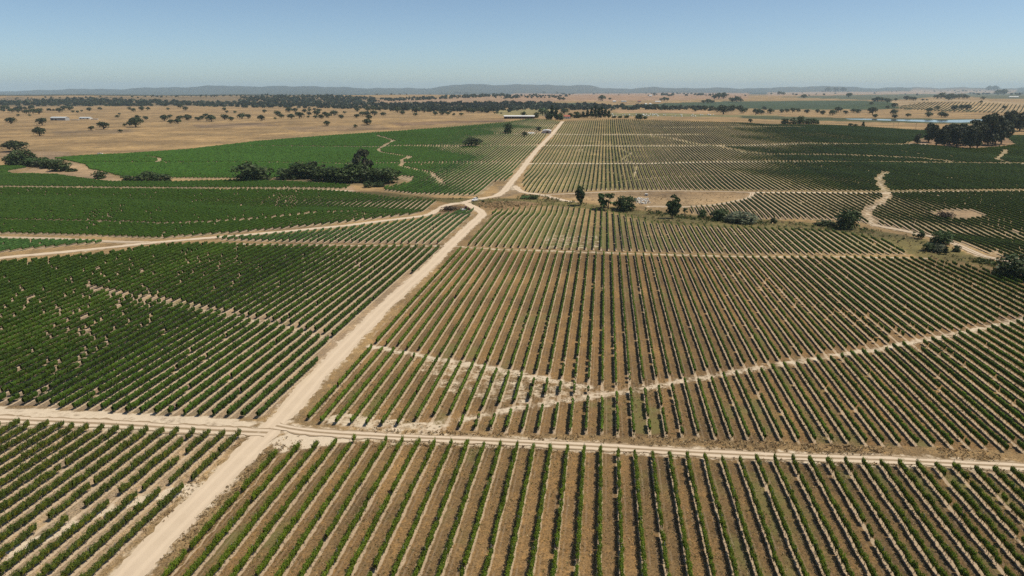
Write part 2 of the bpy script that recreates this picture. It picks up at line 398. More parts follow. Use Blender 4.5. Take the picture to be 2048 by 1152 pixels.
# name, polygon, row angle from the view direction, row spacing, leaf colour, size, share missing, near soil colour, text
A_R, A_L, A_UL, A_F = R(7.5), R(7.9), R(11.0), R(7.7)
SP = 2.86
FIELDS = [
    ('BR', [(300, 1200), (335, 1152), (549, 914), (590, 903), (640, 893), (710, 883), (745, 885), (870, 890), (1040, 894), (1170, 902), (1320, 907), (1490, 916), (1640, 926), (1790, 931), (1950, 937), (2060, 943), (2230, 953), (2330, 1200)],
     A_R, SP, (.082, .132, .010), 1.0, .03, (.250, .164, .082), 0.0, 'in the foremost brown field below the cross track'),
    ('BL', [(484, 877), (440, 873), (380, 867), (300, 862), (230, 857), (150, 852), (60, 848), (-60, 842), (-150, 838), (-220, 1200), (150, 1200), (199, 1152)],
     R(8.2), SP, (.060, .092, .013), 1.06, .008, (.48, .36, .24), 1.0, 'in the pale sandy corner field below the cross track'),
    ('ML', [(528, 838), (480, 836), (430, 834), (360, 833), (290, 829), (230, 827), (170, 821), (115, 817), (60, 812), (0, 808), (-150, 800), (-150, 545), (0, 529), (100, 521), (200, 511), (300, 496), (330, 493), (430, 490), (520, 495), (600, 495), (700, 497), (800, 496), (890, 497), (709, 670)],
     A_L, SP, (.040, .080, .007), 1.12, .014, (.36, .275, .195), .7, 'in the dark green field above the sandy cross track'),
    ('ML2', [(952, 421), (911, 462), (881, 488), (760, 487), (640, 486), (540, 484), (450, 481), (430, 478), (537, 472), (687, 458.5), (765, 449), (830, 441), (865, 434), (905, 428), (932, 419)],
     A_L, SP, (.055, .115, .025), 1.0, .02, (.38, .29, .20), .7, 'in the wedge field between the two joining dirt roads'),
    ('ML3', [(-150, 479), (0, 481), (100, 483), (208, 484.5), (205, 487), (150, 491), (80, 498), (0, 506), (-150, 517)],
     A_L, SP, (.050, .115, .025), 1.0, .02, (.38, .29, .20), .7, 'in the narrow strip between the forking tracks'),
    ('UL', [(872, 402.5), (858, 418), (830, 429), (765, 437), (690, 446), (600, 455), (537, 461), (450, 468), (320, 478), (200, 473.5), (100, 470), (0, 468), (-150, 468), (-150, 375), (0, 377.5), (100, 378.5), (250, 380), (400, 381), (512, 381), (640, 382), (690, 385.5), (740, 391.5), (780, 397)],
     A_UL, SP, (.040, .090, .007), 1.0, .03, (.36, .28, .19), .6, 'in the broad green field above the forking track'),
    ('UL2', [(-150, 374), (-150, 333), (45, 333), (53, 337), (15, 343), (20, 349), (110, 350.5), (160, 358), (215, 365), (345, 365.5), (480, 362), (580, 365), (690, 371), (703, 373), (690, 379), (640, 377.5), (512, 377), (250, 376), (100, 374.5), (0, 373.5)],
     A_UL, SP, (.034, .080, .008), 1.0, .02, (.34, .27, .18), .5, 'in the green strip under the dark hedge'),
    ('UFL', [(110, 317.5), (172, 312.5), (250, 309), (375, 300.5), (512, 284), (662, 272), (812, 262), (937, 252), (1022, 244), (1056, 238.5), (1104, 241), (1119, 244), (1096, 269), (1062, 304), (1037, 336), (1013, 362), (992, 363), (969, 383), (958, 391), (925, 391.5), (885, 390.5), (827, 388.5), (767, 381), (770, 376), (796, 371), (827, 365), (799, 357), (790, 357), (700, 361), (560, 358), (480, 358), (350, 357), (245, 355), (215, 346), (180, 339), (172, 330), (130, 321)],
     A_F, SP, (.042, .106, .010), 1.05, .015, (.36, .285, .18), .6, 'in the green field beyond the hedge'),
    ('MRT', [(990, 422), (1024, 420), (1051, 416), (1106, 411.5), (1156, 416), (1204, 422), (1249, 432), (1299, 446), (1374, 451), (1429, 454), (1524, 459), (1661, 464), (1731, 476), (1773, 484), (1815, 506), (1813, 510), (1500, 509), (1250, 503), (1000, 495), (935, 491)],
     A_R, SP, (.066, .112, .009), .98, .03, (.275, .205, .115), .2, 'in the field between the sandy gap and the stream'),
    ('MR', [(922, 499), (1000, 503), (1250, 511), (1500, 517), (1800, 518.5), (1850, 521), (1920, 532), (2000, 550), (2048, 562), (2200, 600), (2300, 912), (2150, 908), (2000, 902), (1850, 895), (1700, 890), (1550, 882), (1400, 877), (1300, 873), (1180, 870), (1040, 868), (960, 864), (870, 860), (735, 854), (660, 850), (610, 842), (664, 776), (737, 692), (751, 668)],
     A_R, SP, (.070, .118, .009), .98, .03, (.255, .166, .084), 0.1, 'in the wide brown field above the cross track'),
    ('FR', [(1128, 243.5), (1105, 276), (1079, 306), (1052, 345), (1046, 365), (1049, 382), (1065, 386), (1107, 386), (1182, 381.5), (1229, 379.5), (1290, 379.5), (1500, 381), (1536, 382), (1750, 384), (1850, 382), (2048, 380), (2150, 379), (2150, 268), (2048, 272), (2016, 272), (1851, 262), (1811, 260), (1711, 253), (1636, 250.5), (1536, 250), (1484, 246.5), (1360, 243), (1292, 240.5), (1250, 239), (1200, 240)],
     A_R, SP, (.052, .086, .010), 1.0, .02, (.305, .252, .135), .15, 'on the slope beyond the stream'),
    ('FR2', [(1381, 416), (1425, 413), (1453, 409), (1481, 402.5), (1506, 394.5), (1512, 387.5), (1536, 388), (1761, 389), (1850, 386.5), (2048, 385), (2150, 384), (2150, 550), (2048, 524), (2000, 514), (1930, 491), (1860, 470), (1780, 457), (1735, 447), (1670, 441), (1600, 438.5), (1540, 438.5), (1500, 440), (1440, 433), (1385, 427)],
     A_R, SP, (.050, .078, .009), 1.0, .03, (.34, .265, .175), .3, 'in the field beyond the weedy stream bank'),
]
FPOLY = {f[0]: poly(f[1], 5) for f in FIELDS}
# one point on the outermost row of each block fixes where its rows lie
ROW_AT = {'BL': (475, 880), 'ML': (513, 841), 'BR': (549, 917), 'MR': (749, 694), 'ML2': (905, 462), 'FR': (1081, 306), 'UFL': (1060, 306), 'MRT': (992, 424)}
PHASE = {}
for _f in FIELDS:
    _p = unproject([ROW_AT.get(_f[0], _f[1][0])])[0]
    PHASE[_f[0]] = float(_p[0] * math.cos(_f[2]) - _p[1] * math.sin(_f[2])) % _f[3]

# ------------------------------------------------------------------ the ground: one sheet to the horizon
def build_ground():
    t = np.concatenate([np.linspace(-1.5, -.88, 26)[:-1], np.linspace(-.88, .88, 350), np.linspace(.88, 1.5, 26)[1:]])
    ys = [-140.0]
    while ys[-1] < 23000: ys.append(ys[-1] + (20 if ys[-1] < 40 else max(1.15, 1.35e-5 * ys[-1] ** 2)))
    ys = np.array(ys)
    Y, T = np.meshgrid(ys, t, indexing='ij'); X = (Y + 150) * T
    X = np.where(Y > 3000, Y * 1.05 * T, X)
    Xf, Yf = X.ravel(), Y.ravel()
    Z = H(Xf, Yf)
    n, k = len(ys), len(t)
    idx = np.arange(n * k).reshape(n, k)
    F = np.stack([idx[:-1, :-1].ravel(), idx[:-1, 1:].ravel(), idx[1:, 1:].ravel(), idx[1:, :-1].ravel()], 1)
    zone = np.zeros((n * k, 3)); zone[:] = (.335, .240, .132)             # dry pasture
    # far land: dull green woodland floor and crops, pale stubble
    def paint(pts, col, soft=0.0):
        m = inside(Xf, Yf, poly(pts, 6)); zone[m] = col
    far = Yf > 5200; zone[far] = (.25, .20, .15)
    zone[Yf > 7600] = (.055, .070, .070)
    for pts, col in [
        ([(-200, 214), (500, 212), (1024, 214), (1024, 200), (500, 192), (-200, 196)], (.21, .165, .105)),
        ([(-900, 194), (300, 192), (700, 190.5), (1000, 186), (1080, 183), (1080, 177), (-900, 177)], (.055, .065, .050)),
        ([(1024, 204), (1190, 202), (1500, 198), (1500, 186), (1024, 187)], (.36, .245, .175)),
        ([(1195, 214.5), (1336, 206), (1500, 201.5), (1700, 201.5), (1860, 203), (1960, 207), (2200, 216), (2200, 224), (1950, 223), (1800, 218), (1700, 219), (1540, 219), (1440, 215)], (.055, .085, .045)),
        ([(1560, 194), (1750, 188), (1900, 185), (2200, 184), (2200, 199), (1980, 197), (1900, 191), (1780, 201), (1640, 197)], (.11, .125, .085)),
        ([(1020, 206.5), (1190, 205.5), (1190, 211), (1020, 211)], (.07, .10, .055)),
        ([(1536, 192), (1700, 190), (2200, 183), (2200, 180), (1536, 184)], (.36, .26, .19)),
        ([(1780, 203), (1900, 198), (2000, 203), (2200, 215), (2200, 226), (2000, 224), (1800, 217)], (.40, .31, .20)),
        ([(1220, 226), (1330, 226), (1440, 230), (1560, 231), (1560, 235), (1330, 233), (1220, 232)], (.22, .215, .11)),
        ([(1480, 231), (1700, 236), (1960, 238), (2100, 240), (2100, 250), (1960, 249), (1700, 243), (1540, 239), (1480, 236)], (.085, .10, .05)),
        ([(1230, 219), (1420, 221), (1420, 226), (1230, 226)], (.42, .29, .175)),
        ([(985, 219), (1110, 218), (1110, 232), (1000, 231)], (.27, .245, .125)),
        ([(730, 200), (870, 197), (960, 192), (1024, 189), (1024, 206), (760, 206)], (.35, .25, .175)),
        # ploughed and trodden bands on the pasture
        ([(380, 249), (520, 246), (560, 252), (400, 256)], (.225, .165, .11)), ([(100, 262), (260, 258), (270, 266), (110, 271)], (.27, .20, .125)),
        ([(560, 254), (760, 250), (790, 258), (600, 264)], (.28, .205, .13)), ([(0, 303), (140, 303), (140, 318), (0, 318)], (.33, .245, .165)),
        ([(780, 246), (1010, 239), (1010, 243), (800, 252)], (.24, .17, .115)),
    ]: paint(pts, col)
    # verges, the stream bank and the waste ground by it
    for pts, col in [
        ([(690, 383), (760, 384), (880, 396), (960, 397), (1060, 396), (1130, 402), (1200, 410), (1290, 422), (1400, 432), (1560, 441), (1700, 452), (1760, 462), (1850, 478), (1960, 515), (2100, 540), (2150, 590), (2000, 552), (1900, 530), (1840, 518), (1815, 506), (1773, 484), (1731, 476), (1661, 464), (1524, 459), (1374, 451), (1299, 446), (1249, 432), (1204, 421), (1106, 411), (1050, 414), (985, 420), (935, 410), (870, 402), (780, 396), (740, 390)], (.155, .138, .062)),
        ([(955, 404), (1045, 402), (1090, 408), (1040, 418), (985, 421), (950, 413)], (.275, .195, .115)),
        ([(1105, 392), (1250, 384), (1400, 384), (1500, 387), (1495, 396), (1420, 410), (1296, 412), (1200, 405)], (.36, .265, .165)),
        ([(1000, 372), (1032, 368), (1046, 384), (1012, 394), (985, 398)], (.24, .185, .125)),
        ([(868, 430), (905, 410), (935, 412), (948, 418), (925, 425)], (.21, .145, .10)),
        ([(690, 372), (705, 374), (720, 392), (690, 386)], (.36, .26, .18)), ([(470, 366), (800, 372), (820, 358), (470, 352)], (.24, .195, .115)),
        ([(20, 350), (110, 351), (215, 365), (250, 362), (150, 325), (95, 322), (60, 338)], (.37, .275, .185)),
        ([(1820, 520), (1900, 533), (2060, 566), (2150, 592), (2150, 570), (1960, 530), (1830, 512)], (.235, .175, .095)),
        ([(560, 905), (700, 884), (720, 876), (600, 866), (560, 880)], (.42, .345, .26)), ([(-50, 845), (470, 868), (520, 842), (300, 832), (-50, 812)], (.43, .35, .26)),
    ]: paint(pts, col)
    vine = np.zeros(n * k); rowu = np.zeros(n * k); pale = np.zeros(n * k)
    near = Yf < 1500
    for f in FIELDS:
        nm, _, ang, sp, _, _, _, soil, pl, _ = f
        m = np.zeros(n * k, bool); m[near] = inside(Xf[near], Yf[near], FPOLY[nm])
        vine[m] = 1; zone[m] = soil; pale[m] = pl
        # rows keep their phase a little outside the field too, so that the sheet never shows a torn stripe
        b = near & (seg_dist(Xf, Yf, FPOLY[nm]) < 12) | m if near.any() else m
        sel = m | (b & (vine == 0))
        rowu[sel] = (Xf[sel] * math.cos(ang) - Yf[sel] * math.sin(ang) - PHASE[nm]) / sp
    for P in BAREW:
        if P is not BAREW[0] and P is not BAREW[1]: continue
        m = inside(Xf, Yf, P); vine[m] = 0; zone[m] = (.37, .28, .19) if P is BAREW[0] else (.27, .185, .12)
    sand = np.zeros(n * k)
    for P, w, s in GAPW:
        d = np.full(n * k, 1e9); d[near] = seg_dist(Xf[near], Yf[near], P)
        sand = np.maximum(sand, s * np.clip(1.25 - d / (w * 1.25), 0, 1))
    for nm, P, hw, mt in ROADW:
        d = np.full(n * k, 1e9); d[near] = seg_dist(Xf[near], Yf[near], P)
        sand = np.maximum(sand, .62 * np.clip(1.2 - (d - hw * .7) / 2.4, 0, 1))
        vine[d < hw + .4] = 0
    for pts, s in [([(560, 905), (705, 884), (720, 872), (600, 862), (545, 880)], .95), ([(630, 842), (720, 858), (870, 866), (900, 850), (760, 835), (690, 820)], .62),
                   ([(840, 705), (1180, 770), (1240, 790), (1050, 810), (900, 790), (840, 740)], .48), ([(-60, 842), (470, 866), (520, 845), (440, 834), (-60, 810)], .72),
                   ([(0, 1105), (100, 1058), (260, 1000), (395, 962), (395, 985), (250, 1018), (100, 1078), (0, 1130)], .75), ([(1080, 470), (1200, 470), (1210, 497), (1090, 495)], .42)]:
        m = inside(Xf, Yf, poly(pts, 4)); sand[m] = np.maximum(sand[m], s)
    weedy = np.zeros(n * k)
    for pts, s in [([(1000, 425), (1150, 416), (1210, 430), (1230, 497), (950, 494)], .9), ([(900, 775), (1100, 800), (1360, 820), (1360, 872), (850, 855)], .45), ([(1480, 940), (2150, 960), (2150, 1200), (1600, 1200)], .4),
                   ([(1128, 244), (1300, 241), (1560, 250), (1560, 381), (1050, 386), (1050, 345)], .58), ([(1250, 440), (1700, 470), (1800, 505), (1240, 500)], .45), ([(1450, 760), (1800, 760), (1750, 880), (1400, 870)], .3), ([(620, 800), (760, 760), (900, 850), (660, 850)], .2)]:
        m = inside(Xf, Yf, poly(pts, 3)); weedy[m] = np.maximum(weedy[m], s)
    me = mesh('ground', np.stack([Xf, Yf, Z], 1), F, [M['ground']], smooth=True, pattr={'zone': zone, 'vine': vine, 'rowu': rowu, 'sand': sand, 'pale': pale, 'weedy': weedy})
    return tag(obj('ground', me), kind='structure')
build_ground()

def strip(name, P, hw, mat, lift=.05):
    """a road sheet that follows the ground, with worn uneven edges"""
    d = np.hypot(*np.diff(P, axis=0).T); L = np.concatenate([[0], np.cumsum(d)])
    s = np.arange(0, L[-1], 1.0)
    x = np.interp(s, L, P[:, 0]); y = np.interp(s, L, P[:, 1])
    kk = np.ones(9) / 9
    x[4:-4] = np.convolve(x, kk, 'valid'); y[4:-4] = np.convolve(y, kk, 'valid')
    tx, ty = np.gradient(x), np.gradient(y); q = np.hypot(tx, ty); nx, ny = ty / q, -tx / q
    ac = np.linspace(-1, 1, 9); V = []; A = []
    def wob(seed):
        r = np.random.default_rng(seed); w = np.zeros(len(s))
        for wl, am in ((23, .22), (9, .16), (4, .12), (2.2, .10)): w += am * np.sin(s / wl * 6.28 + r.uniform(0, 6.28)) * (1 + .5 * np.sin(s / 37 + r.uniform(0, 6)))
        return w + r.normal(0, .07, len(s))
    wl, wr = wob(3), wob(5)
    for a in ac:
        e = hw * a + (wr if a > 0 else wl) * abs(a) ** 3
        X, Yv = x + nx * e, y + ny * e
        V.append(np.stack([X, Yv, H(X, Yv) + lift + y * 8e-5], 1)); A.append(np.full(len(s), a))
    n, k = len(s), len(ac)
    V = np.concatenate(V); A = np.concatenate(A)
    idx = np.arange(n * k).reshape(k, n)
    F = np.stack([idx[:-1, :-1].ravel(), idx[1:, :-1].ravel(), idx[1:, 1:].ravel(), idx[:-1, 1:].ravel()], 1)
    return tag(obj(name, mesh(name, V, F, [mat], smooth=True, pattr={'across': A})), kind='structure')
for i, (nm, P, hw, mt) in enumerate(ROADW): strip(nm, P, hw, M[mt], .05 + .006 * i)

# ------------------------------------------------------------------ leaves
def leaf_cloud(C0, Nrm, size, tri, rg):
    """leaf faces at centres C0 turned roughly towards Nrm; returns vertices and faces"""
    n = len(C0)
    N = Nrm + rg.normal(0, .75, (n, 3)); N /= np.linalg.norm(N, axis=1)[:, None] + 1e-9
    a = np.cross(N, rg.normal(0, 1, (n, 3))); a /= np.linalg.norm(a, axis=1)[:, None] + 1e-9
    b = np.cross(N, a)
    s = (size * rg.uniform(.7, 1.35, n))[:, None]
    if tri:
        V = np.stack([C0 + a * s * .95, C0 - a * s * .6 + b * s * .8, C0 - a * s * .6 - b * s * .8], 1)
        k = 3
    else:
        V = np.stack([C0 + a * s * .75, C0 + b * s * .5, C0 - a * s * .6, C0 - b * s * .5], 1); k = 4
    return V.reshape(-1, 3), np.arange(n * k).reshape(n, k)
def vine_template(nl, size, tri, seed, half=.62, wide=.33):
    """one trained vine: leaves along a cordon wire from knee to head height"""
    r = np.random.default_rng(seed)
    y = r.uniform(-half, half, nl)
    z = .50 + 1.05 * r.beta(1.5, 1.15, nl)
    wz = wide * np.interp(z, [.45, .7, 1.15, 1.4, 1.6], [.32, .62, 1.15, .95, .35]) * (1 + .35 * np.sin(y * 6 + seed)) 
    sg = r.choice([-1, 1], nl) * np.sqrt(r.uniform(.12, 1, nl))
    x = sg * wz
    z = z + .10 * np.sin(y * 5 + seed * 1.7)
    C0 = np.stack([x, y, z], 1); N = np.stack([sg * 1.1, np.zeros(nl), (z - .85) * 1.3], 1)
    V, F = leaf_cloud(C0, N, size, tri, r)
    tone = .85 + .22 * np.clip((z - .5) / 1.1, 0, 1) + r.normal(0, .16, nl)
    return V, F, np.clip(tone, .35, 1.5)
def hedge(seed, half, seg, wide, z0, z1, nl, size):
    """a stretch of trimmed hedge: an uneven leafy body with loose leaves standing off it"""
    r = np.random.default_rng(seed); V = []; F = []; tone = []
    for i in range(seg + 1):
        y = -half + 2 * half * i / seg
        for x, z in ((-wide * .40, z0), (-wide * 1.22, z0 + (z1 - z0) * .78), (0.0, z1 + .06), (wide * 1.22, z0 + (z1 - z0) * .78), (wide * .40, z0)):
            V.append((x * r.uniform(.85, 1.12) + r.normal(0, .02), y, z + r.normal(0, .05)))
    for i in range(seg):
        for j in range(4):
            a, b = i * 5 + j, i * 5 + j + 1
            F += [(a, a + 5, b), (b, a + 5, b + 5)]; t = r.uniform(.8, 1.15); tone += [t * r.uniform(.88, 1.12), t * r.uniform(.88, 1.12)]
    V = np.array(V); F = np.array(F); tone = np.array(tone)
    if nl:
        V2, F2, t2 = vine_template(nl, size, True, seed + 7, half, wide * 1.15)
        F = np.concatenate([F, F2 + len(V)]); V = np.concatenate([V, V2]); tone = np.concatenate([tone, t2])
    return V, F, tone
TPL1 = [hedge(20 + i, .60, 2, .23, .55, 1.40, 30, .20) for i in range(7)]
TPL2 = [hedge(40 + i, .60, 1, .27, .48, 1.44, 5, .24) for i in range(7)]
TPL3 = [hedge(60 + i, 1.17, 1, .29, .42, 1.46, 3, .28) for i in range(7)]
HUE = np.array([1.0, 1.0, 1.0])
def merge_vines(pts, ang, size, tpls, base, rg, calm=1.0, slim=1.0):
    """leaf mesh arrays for many vines (pts: x, y, ground z) of one kind"""
    Vs, Fs, Cs = [], [], []; off = 0
    var = rg.integers(0, len(tpls), len(pts)); ca, sa = math.cos(ang), math.sin(ang)
    for v in range(len(tpls)):
        q = pts[var == v]
        if not len(q): continue
        V, F, tone = tpls[v]
        n = len(q); fl = rg.choice([-1., 1.], n)[:, None]
        sz = (size * (1 + calm * rg.uniform(-.17, .14, n)))[:, None]; ln = rg.uniform(.92, 1.08, n)[:, None]
        x = V[None, :, 0] * fl * sz * slim + rg.normal(0, .05 * calm, (n, 1)); y = V[None, :, 1] * fl * ln; z = V[None, :, 2] * sz
        W = np.stack([q[:, 0:1] + x * ca + y * sa, q[:, 1:2] - x * sa + y * ca, q[:, 2:3] + z], 2).reshape(-1, 3)
        k = F.shape[1]
        Fn = (F[None] + (np.arange(n) * len(V))[:, None, None]).reshape(-1, k) + off
        hue = rg.uniform(0, 1, n) ** 2.2
        pc = np.array(base)[None] * (1 + .26 * calm * rg.normal(0, 1, (n, 1)).clip(-1.5, 1.5)) + calm * hue[:, None] * np.array((.026, .016, .000))
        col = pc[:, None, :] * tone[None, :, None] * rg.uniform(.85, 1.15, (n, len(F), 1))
        Vs.append(W); Fs.append(Fn); Cs.append(col.reshape(-1, 3).clip(.004, .5)); off += len(W)
    return np.concatenate(Vs), np.concatenate(Fs), np.concatenate(Cs)
def merge_trunks(pts, rg, r=.04, h=.75):
    n = len(pts)
    a = np.array([0, 2.1, 4.2]); b = np.stack([np.cos(a) * r, np.sin(a) * r, np.zeros(3)], 1); t = b * .7 + (0, 0, h)
    V = np.concatenate([b, t]); F = np.array([(0, 1, 4, 3), (1, 2, 5, 4), (2, 0, 3, 5)])
    lean = rg.normal(0, .06, (n, 1, 2))
    W = pts[:, None, :] + V[None]; W[:, 3:, :2] += lean
    return W.reshape(-1, 3), (F[None] + (np.arange(n) * 6)[:, None, None]).reshape(-1, 4)

# individual vines for the foremost fields: shared meshes
def near_vine(seed, hue):
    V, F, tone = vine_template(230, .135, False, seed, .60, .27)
    r = np.random.default_rng(seed + 500)
    # the dense leafy heart of the vine
    rc = np.random.default_rng(seed + 900); cv, cf = [], []
    for i in range(4):
        y = -.58 + 1.16 * i / 3
        for x, z in ((-.13, .60), (-.22, 1.08), (0, 1.40), (.22, 1.08), (.13, .60)): cv.append((x * rc.uniform(.75, 1.2), y, z + rc.normal(0, .06)))
    for i in range(3):
        for j in range(4): cf.append((i * 5 + j, i * 5 + j + 5, i * 5 + j + 6, i * 5 + j + 1))
    F = np.concatenate([F, np.array(cf) + len(V)]); V = np.concatenate([V, np.array(cv)]); tone = np.concatenate([tone, rc.uniform(.8, 1.1, len(cf))])
    # a few shoots standing out of the hedge
    C1 = []
    for _ in range(12):
        y0 = r.uniform(-.6, .6); x0 = r.normal(0, .12); dx, dy = r.normal(0, .30), r.normal(0, .2)
        for s in np.linspace(.1, 1, 5): C1.append((x0 + dx * s, y0 + dy * s, 1.34 + .50 * s * r.uniform(.6, 1.1)))
    C1 = np.array(C1); V1, F1 = leaf_cloud(C1, np.zeros((len(C1), 3)) + (0, 0, .5), .085, False, r)
    V = np.concatenate([V, V1]); F = np.concatenate([F, F1 + len(V) - len(V1)])
    tone = np.concatenate([tone, r.uniform(1.0, 1.5, len(C1))])
    col = np.array(hue)[None] * tone[:, None] + (r.uniform(0, 1, len(tone))[:, None] ** 5) * np.array((.10, .06, .0))
    return mesh('vine', V, F, [M['vine_leaf']], col=col.clip(.004, .5))
def near_trunk(seed):
    r = np.random.default_rng(seed); m = MB()
    j = r.normal(0, .05, (3, 2))
    m.tube([(0, 0, -.1), (j[0, 0], j[0, 1], .3), (j[1, 0], j[1, 1], .62), (j[1, 0], j[1, 1] + .02, .78)], [.055, .045, .05, .035], 6)
    m.tube([(j[1, 0], j[1, 1], .62), (0, .28, .74), (0, .52, .76)], [.035, .026, .016], 5)
    m.tube([(j[1, 0], j[1, 1], .62), (0, -.28, .74), (0, -.52, .76)], [.035, .026, .016], 5)
    return m.data('trunk', M['vine_wood'], True)
POST = MB().tube([(0, 0, -.2), (0, 0, 1.75)], [.045, .04], 6).data('post', plain('grey post', (.33, .30, .26), .9))
TRUNKS = [near_trunk(i) for i in range(5)]
NEARV = {}
for f in FIELDS:
    if f[0] in ('BR', 'BL'): NEARV[f[0]] = [near_vine(100 + i + (50 if f[0] == 'BL' else 0), f[4]) for i in range(10)]

# ------------------------------------------------------------------ vine rows
STEP = 1.14
rows = []                                            # (field index, ordinal, points, picture area)
for fi, f in enumerate(FIELDS):
    nm, _, ang, sp, colr, size, miss, _, _, _ = f
    P = FPOLY[nm]; dx, dy = math.sin(ang), math.cos(ang); nx, ny = math.cos(ang), -math.sin(ang)
    U = P @ np.array((nx, ny)); T = P @ np.array((dx, dy))
    ks = np.arange(math.floor(U.min() / sp) - 1, math.ceil(U.max() / sp) + 1)
    ts = np.arange(T.min(), T.max(), STEP)
    K, TT = np.meshgrid(ks, ts, indexing='ij')
    K = K.ravel(); TT = TT.ravel() + rng.normal(0, .06, K.size) + (K % 7) * .16
    u = K * sp + PHASE[nm]                           # rows lie where the stripe pattern of the soil has its rows (fract = 0)
    X = u * nx + TT * dx; Y = u * ny + TT * dy
    m = inside(X, Y, P); X, Y, K, TT = X[m], Y[m], K[m], TT[m]
    Z = H(X, Y); px, py, zc = project(X, Y, Z)
    m = (px > -110) & (px < 2160) & (py < 1215)
    for Q in BAREW: m &= ~inside(X, Y, Q)
    for Q, w, s in GAPW:
        d = seg_dist(X, Y, Q); m &= d > w * (1 + .35 * np.sin(K * 1.7 + len(Q)))
    for _, Q, hw, _ in ROADW: m &= seg_dist(X, Y, Q) > hw + .6
    bad = miss * (1 + 5 * (np.sin(X / 23 + 1) * np.sin(Y / 17 + K * .3) > .70))
    if nm == 'ML': bad = bad + .10 * np.exp(-((X + 118) / 22) ** 2 - ((Y - 172) / 26) ** 2) + .03 * (X < -95)
    m &= rng.uniform(0, 1, len(X)) > bad
    X, Y, Z, K, px, py, zc = (q[m] for q in (X, Y, Z, K, px, py, zc))
    o = np.argsort(K, kind='stable'); X, Y, Z, K, zc, px, py = (q[o] for q in (X, Y, Z, K, zc, px, py))
    uk, st = np.unique(K, return_index=True); st = list(st) + [len(K)]
    left = nm in ('BL', 'ML', 'ML2', 'ML3', 'UL', 'UL2', 'UFL')
    order = list(range(len(uk)))[::-1] if left else list(range(len(uk)))
    for od, i in enumerate(order):
        s0, s1 = st[i], st[i + 1]
        pts = np.stack([X[s0:s1], Y[s0:s1], Z[s0:s1]], 1)
        vis = (px[s0:s1] > 0) & (px[s0:s1] < 2048) & (py[s0:s1] < 1152)
        area = float(((FOC / zc[s0:s1]) ** 2 * .8 * vis).sum())
        rows.append((fi, od + 1, pts, zc[s0:s1], area))
rank = sorted(range(len(rows)), key=lambda i: -rows[i][4])
fore = [i for i in rank if FIELDS[rows[i][0]][0] in ('BR', 'BL') and len(rows[i][2])]
CHOSEN = set((fore + [i for i in rank if i not in set(fore) and rows[i][4] > 150])[:300])
FIELD_TEXT = {'BR': 'from the dirt road, in the foremost brown field', 'BL': 'from the dirt road, in the pale sandy corner field',
              'ML': 'from the dirt road, in the dark green field above the sandy track', 'ML2': 'from the main road, in the wedge between two joining roads',
              'ML3': 'from the track fork, in the narrow strip between tracks', 'UL': 'from the road junction, in the green field above the forking track',
              'UL2': 'from its tip, in the green strip under the hedge', 'UFL': 'from the dirt road, in the bright green field beyond the hedge',
              'MRT': 'from the main road, between the sandy gap and the stream', 'MR': 'from the dirt road, in the wide field above the rutted track',
              'FR': 'from the dirt road, on the slope beyond the stream', 'FR2': 'from the waste ground, in the field beyond the weedy bank'}
FIELD_GROUP = {k: 'vine rows ' + v[v.index(', ') + 2 if ', ' in v else 0:] for k, v in FIELD_TEXT.items()}
rest = {}
nvine = 0
def lod_parts(fi, pts, zc):
    """leaf arrays of a stretch of row, coarser with distance"""
    f = FIELDS[fi]; ang, size, colr = f[2], f[5], f[4]
    out = []
    for lo, hi, tp, st, calm in ((0, 250, TPL1, 1, .5), (250, 480, TPL2, 1, .4), (480, 1e9, TPL3, 2, .4)):
        m = (zc >= lo) & (zc < hi); q = pts[m]
        if st == 2: q = q[::2]
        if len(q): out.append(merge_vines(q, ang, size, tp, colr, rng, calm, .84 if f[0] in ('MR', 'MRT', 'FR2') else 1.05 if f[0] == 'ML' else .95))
    return out
def join(parts):
    off = 0; V, F, Cc = [], [], []
    for v, fc, c in parts:
        V.append(v); F.append(fc + off); Cc.append(c); off += len(v)
    return np.concatenate(V), np.concatenate(F), np.concatenate(Cc)
for i, (fi, od, pts, zc, area) in enumerate(rows):
    f = FIELDS[fi]; nm = f[0]
    if i not in CHOSEN:
        rest.setdefault(fi, []).append((pts, zc)); continue
    j = int(np.argmin(pts[:, 1])); base = pts[j]
    root = tag(obj('vine_row', None, loc=tuple(base)), f'{ordinal(od)} vine row {FIELD_TEXT[nm]}', 'vine row', FIELD_GROUP[nm])
    root.empty_display_size = .5
    if nm in NEARV:
        size = f[5]
        for q in pts:
            nvine += 1
            v = obj('vine', NEARV[nm][rng.integers(0, 10)], root, tuple(q - base + (rng.normal(0, .05), 0, 0)),
                    -f[2] + (math.pi if rng.uniform() < .5 else 0) + rng.normal(0, .05), (size * rng.uniform(.68, 1.0), 1.0, size * rng.uniform(.80, 1.08)))
            obj('trunk', TRUNKS[rng.integers(0, 5)], v)
        for q in pts[::6]: obj('post', POST, root, tuple(q - base + (math.sin(f[2]) * .55, math.cos(f[2]) * .55, 0)))
    else:
        V, F, Cc = join(lod_parts(fi, pts, zc))
        tag(obj('foliage', mesh('foliage', V - base, F, [M['vine_leaf']], col=Cc), root), kind='stuff')
        q = pts[zc < 300]
        if len(q):
            V, F = merge_trunks(q, rng)
            tag(obj('trunks', mesh('trunks', V - base, F, [M['vine_wood']]), root), kind='stuff')
REST_LABEL = {'UL': 'remaining vine rows of the broad green field above the forking track', 'UL2': 'vine rows of the green strip under the dark hedge', 'UFL': 'bright green vine rows beyond the dark hedge',
              'FR': 'dense vine rows covering the slope beyond the stream', 'FR2': 'vine rows of the field beyond the weedy stream bank', 'ML3': 'short vine rows in the narrow strip between forking tracks'}
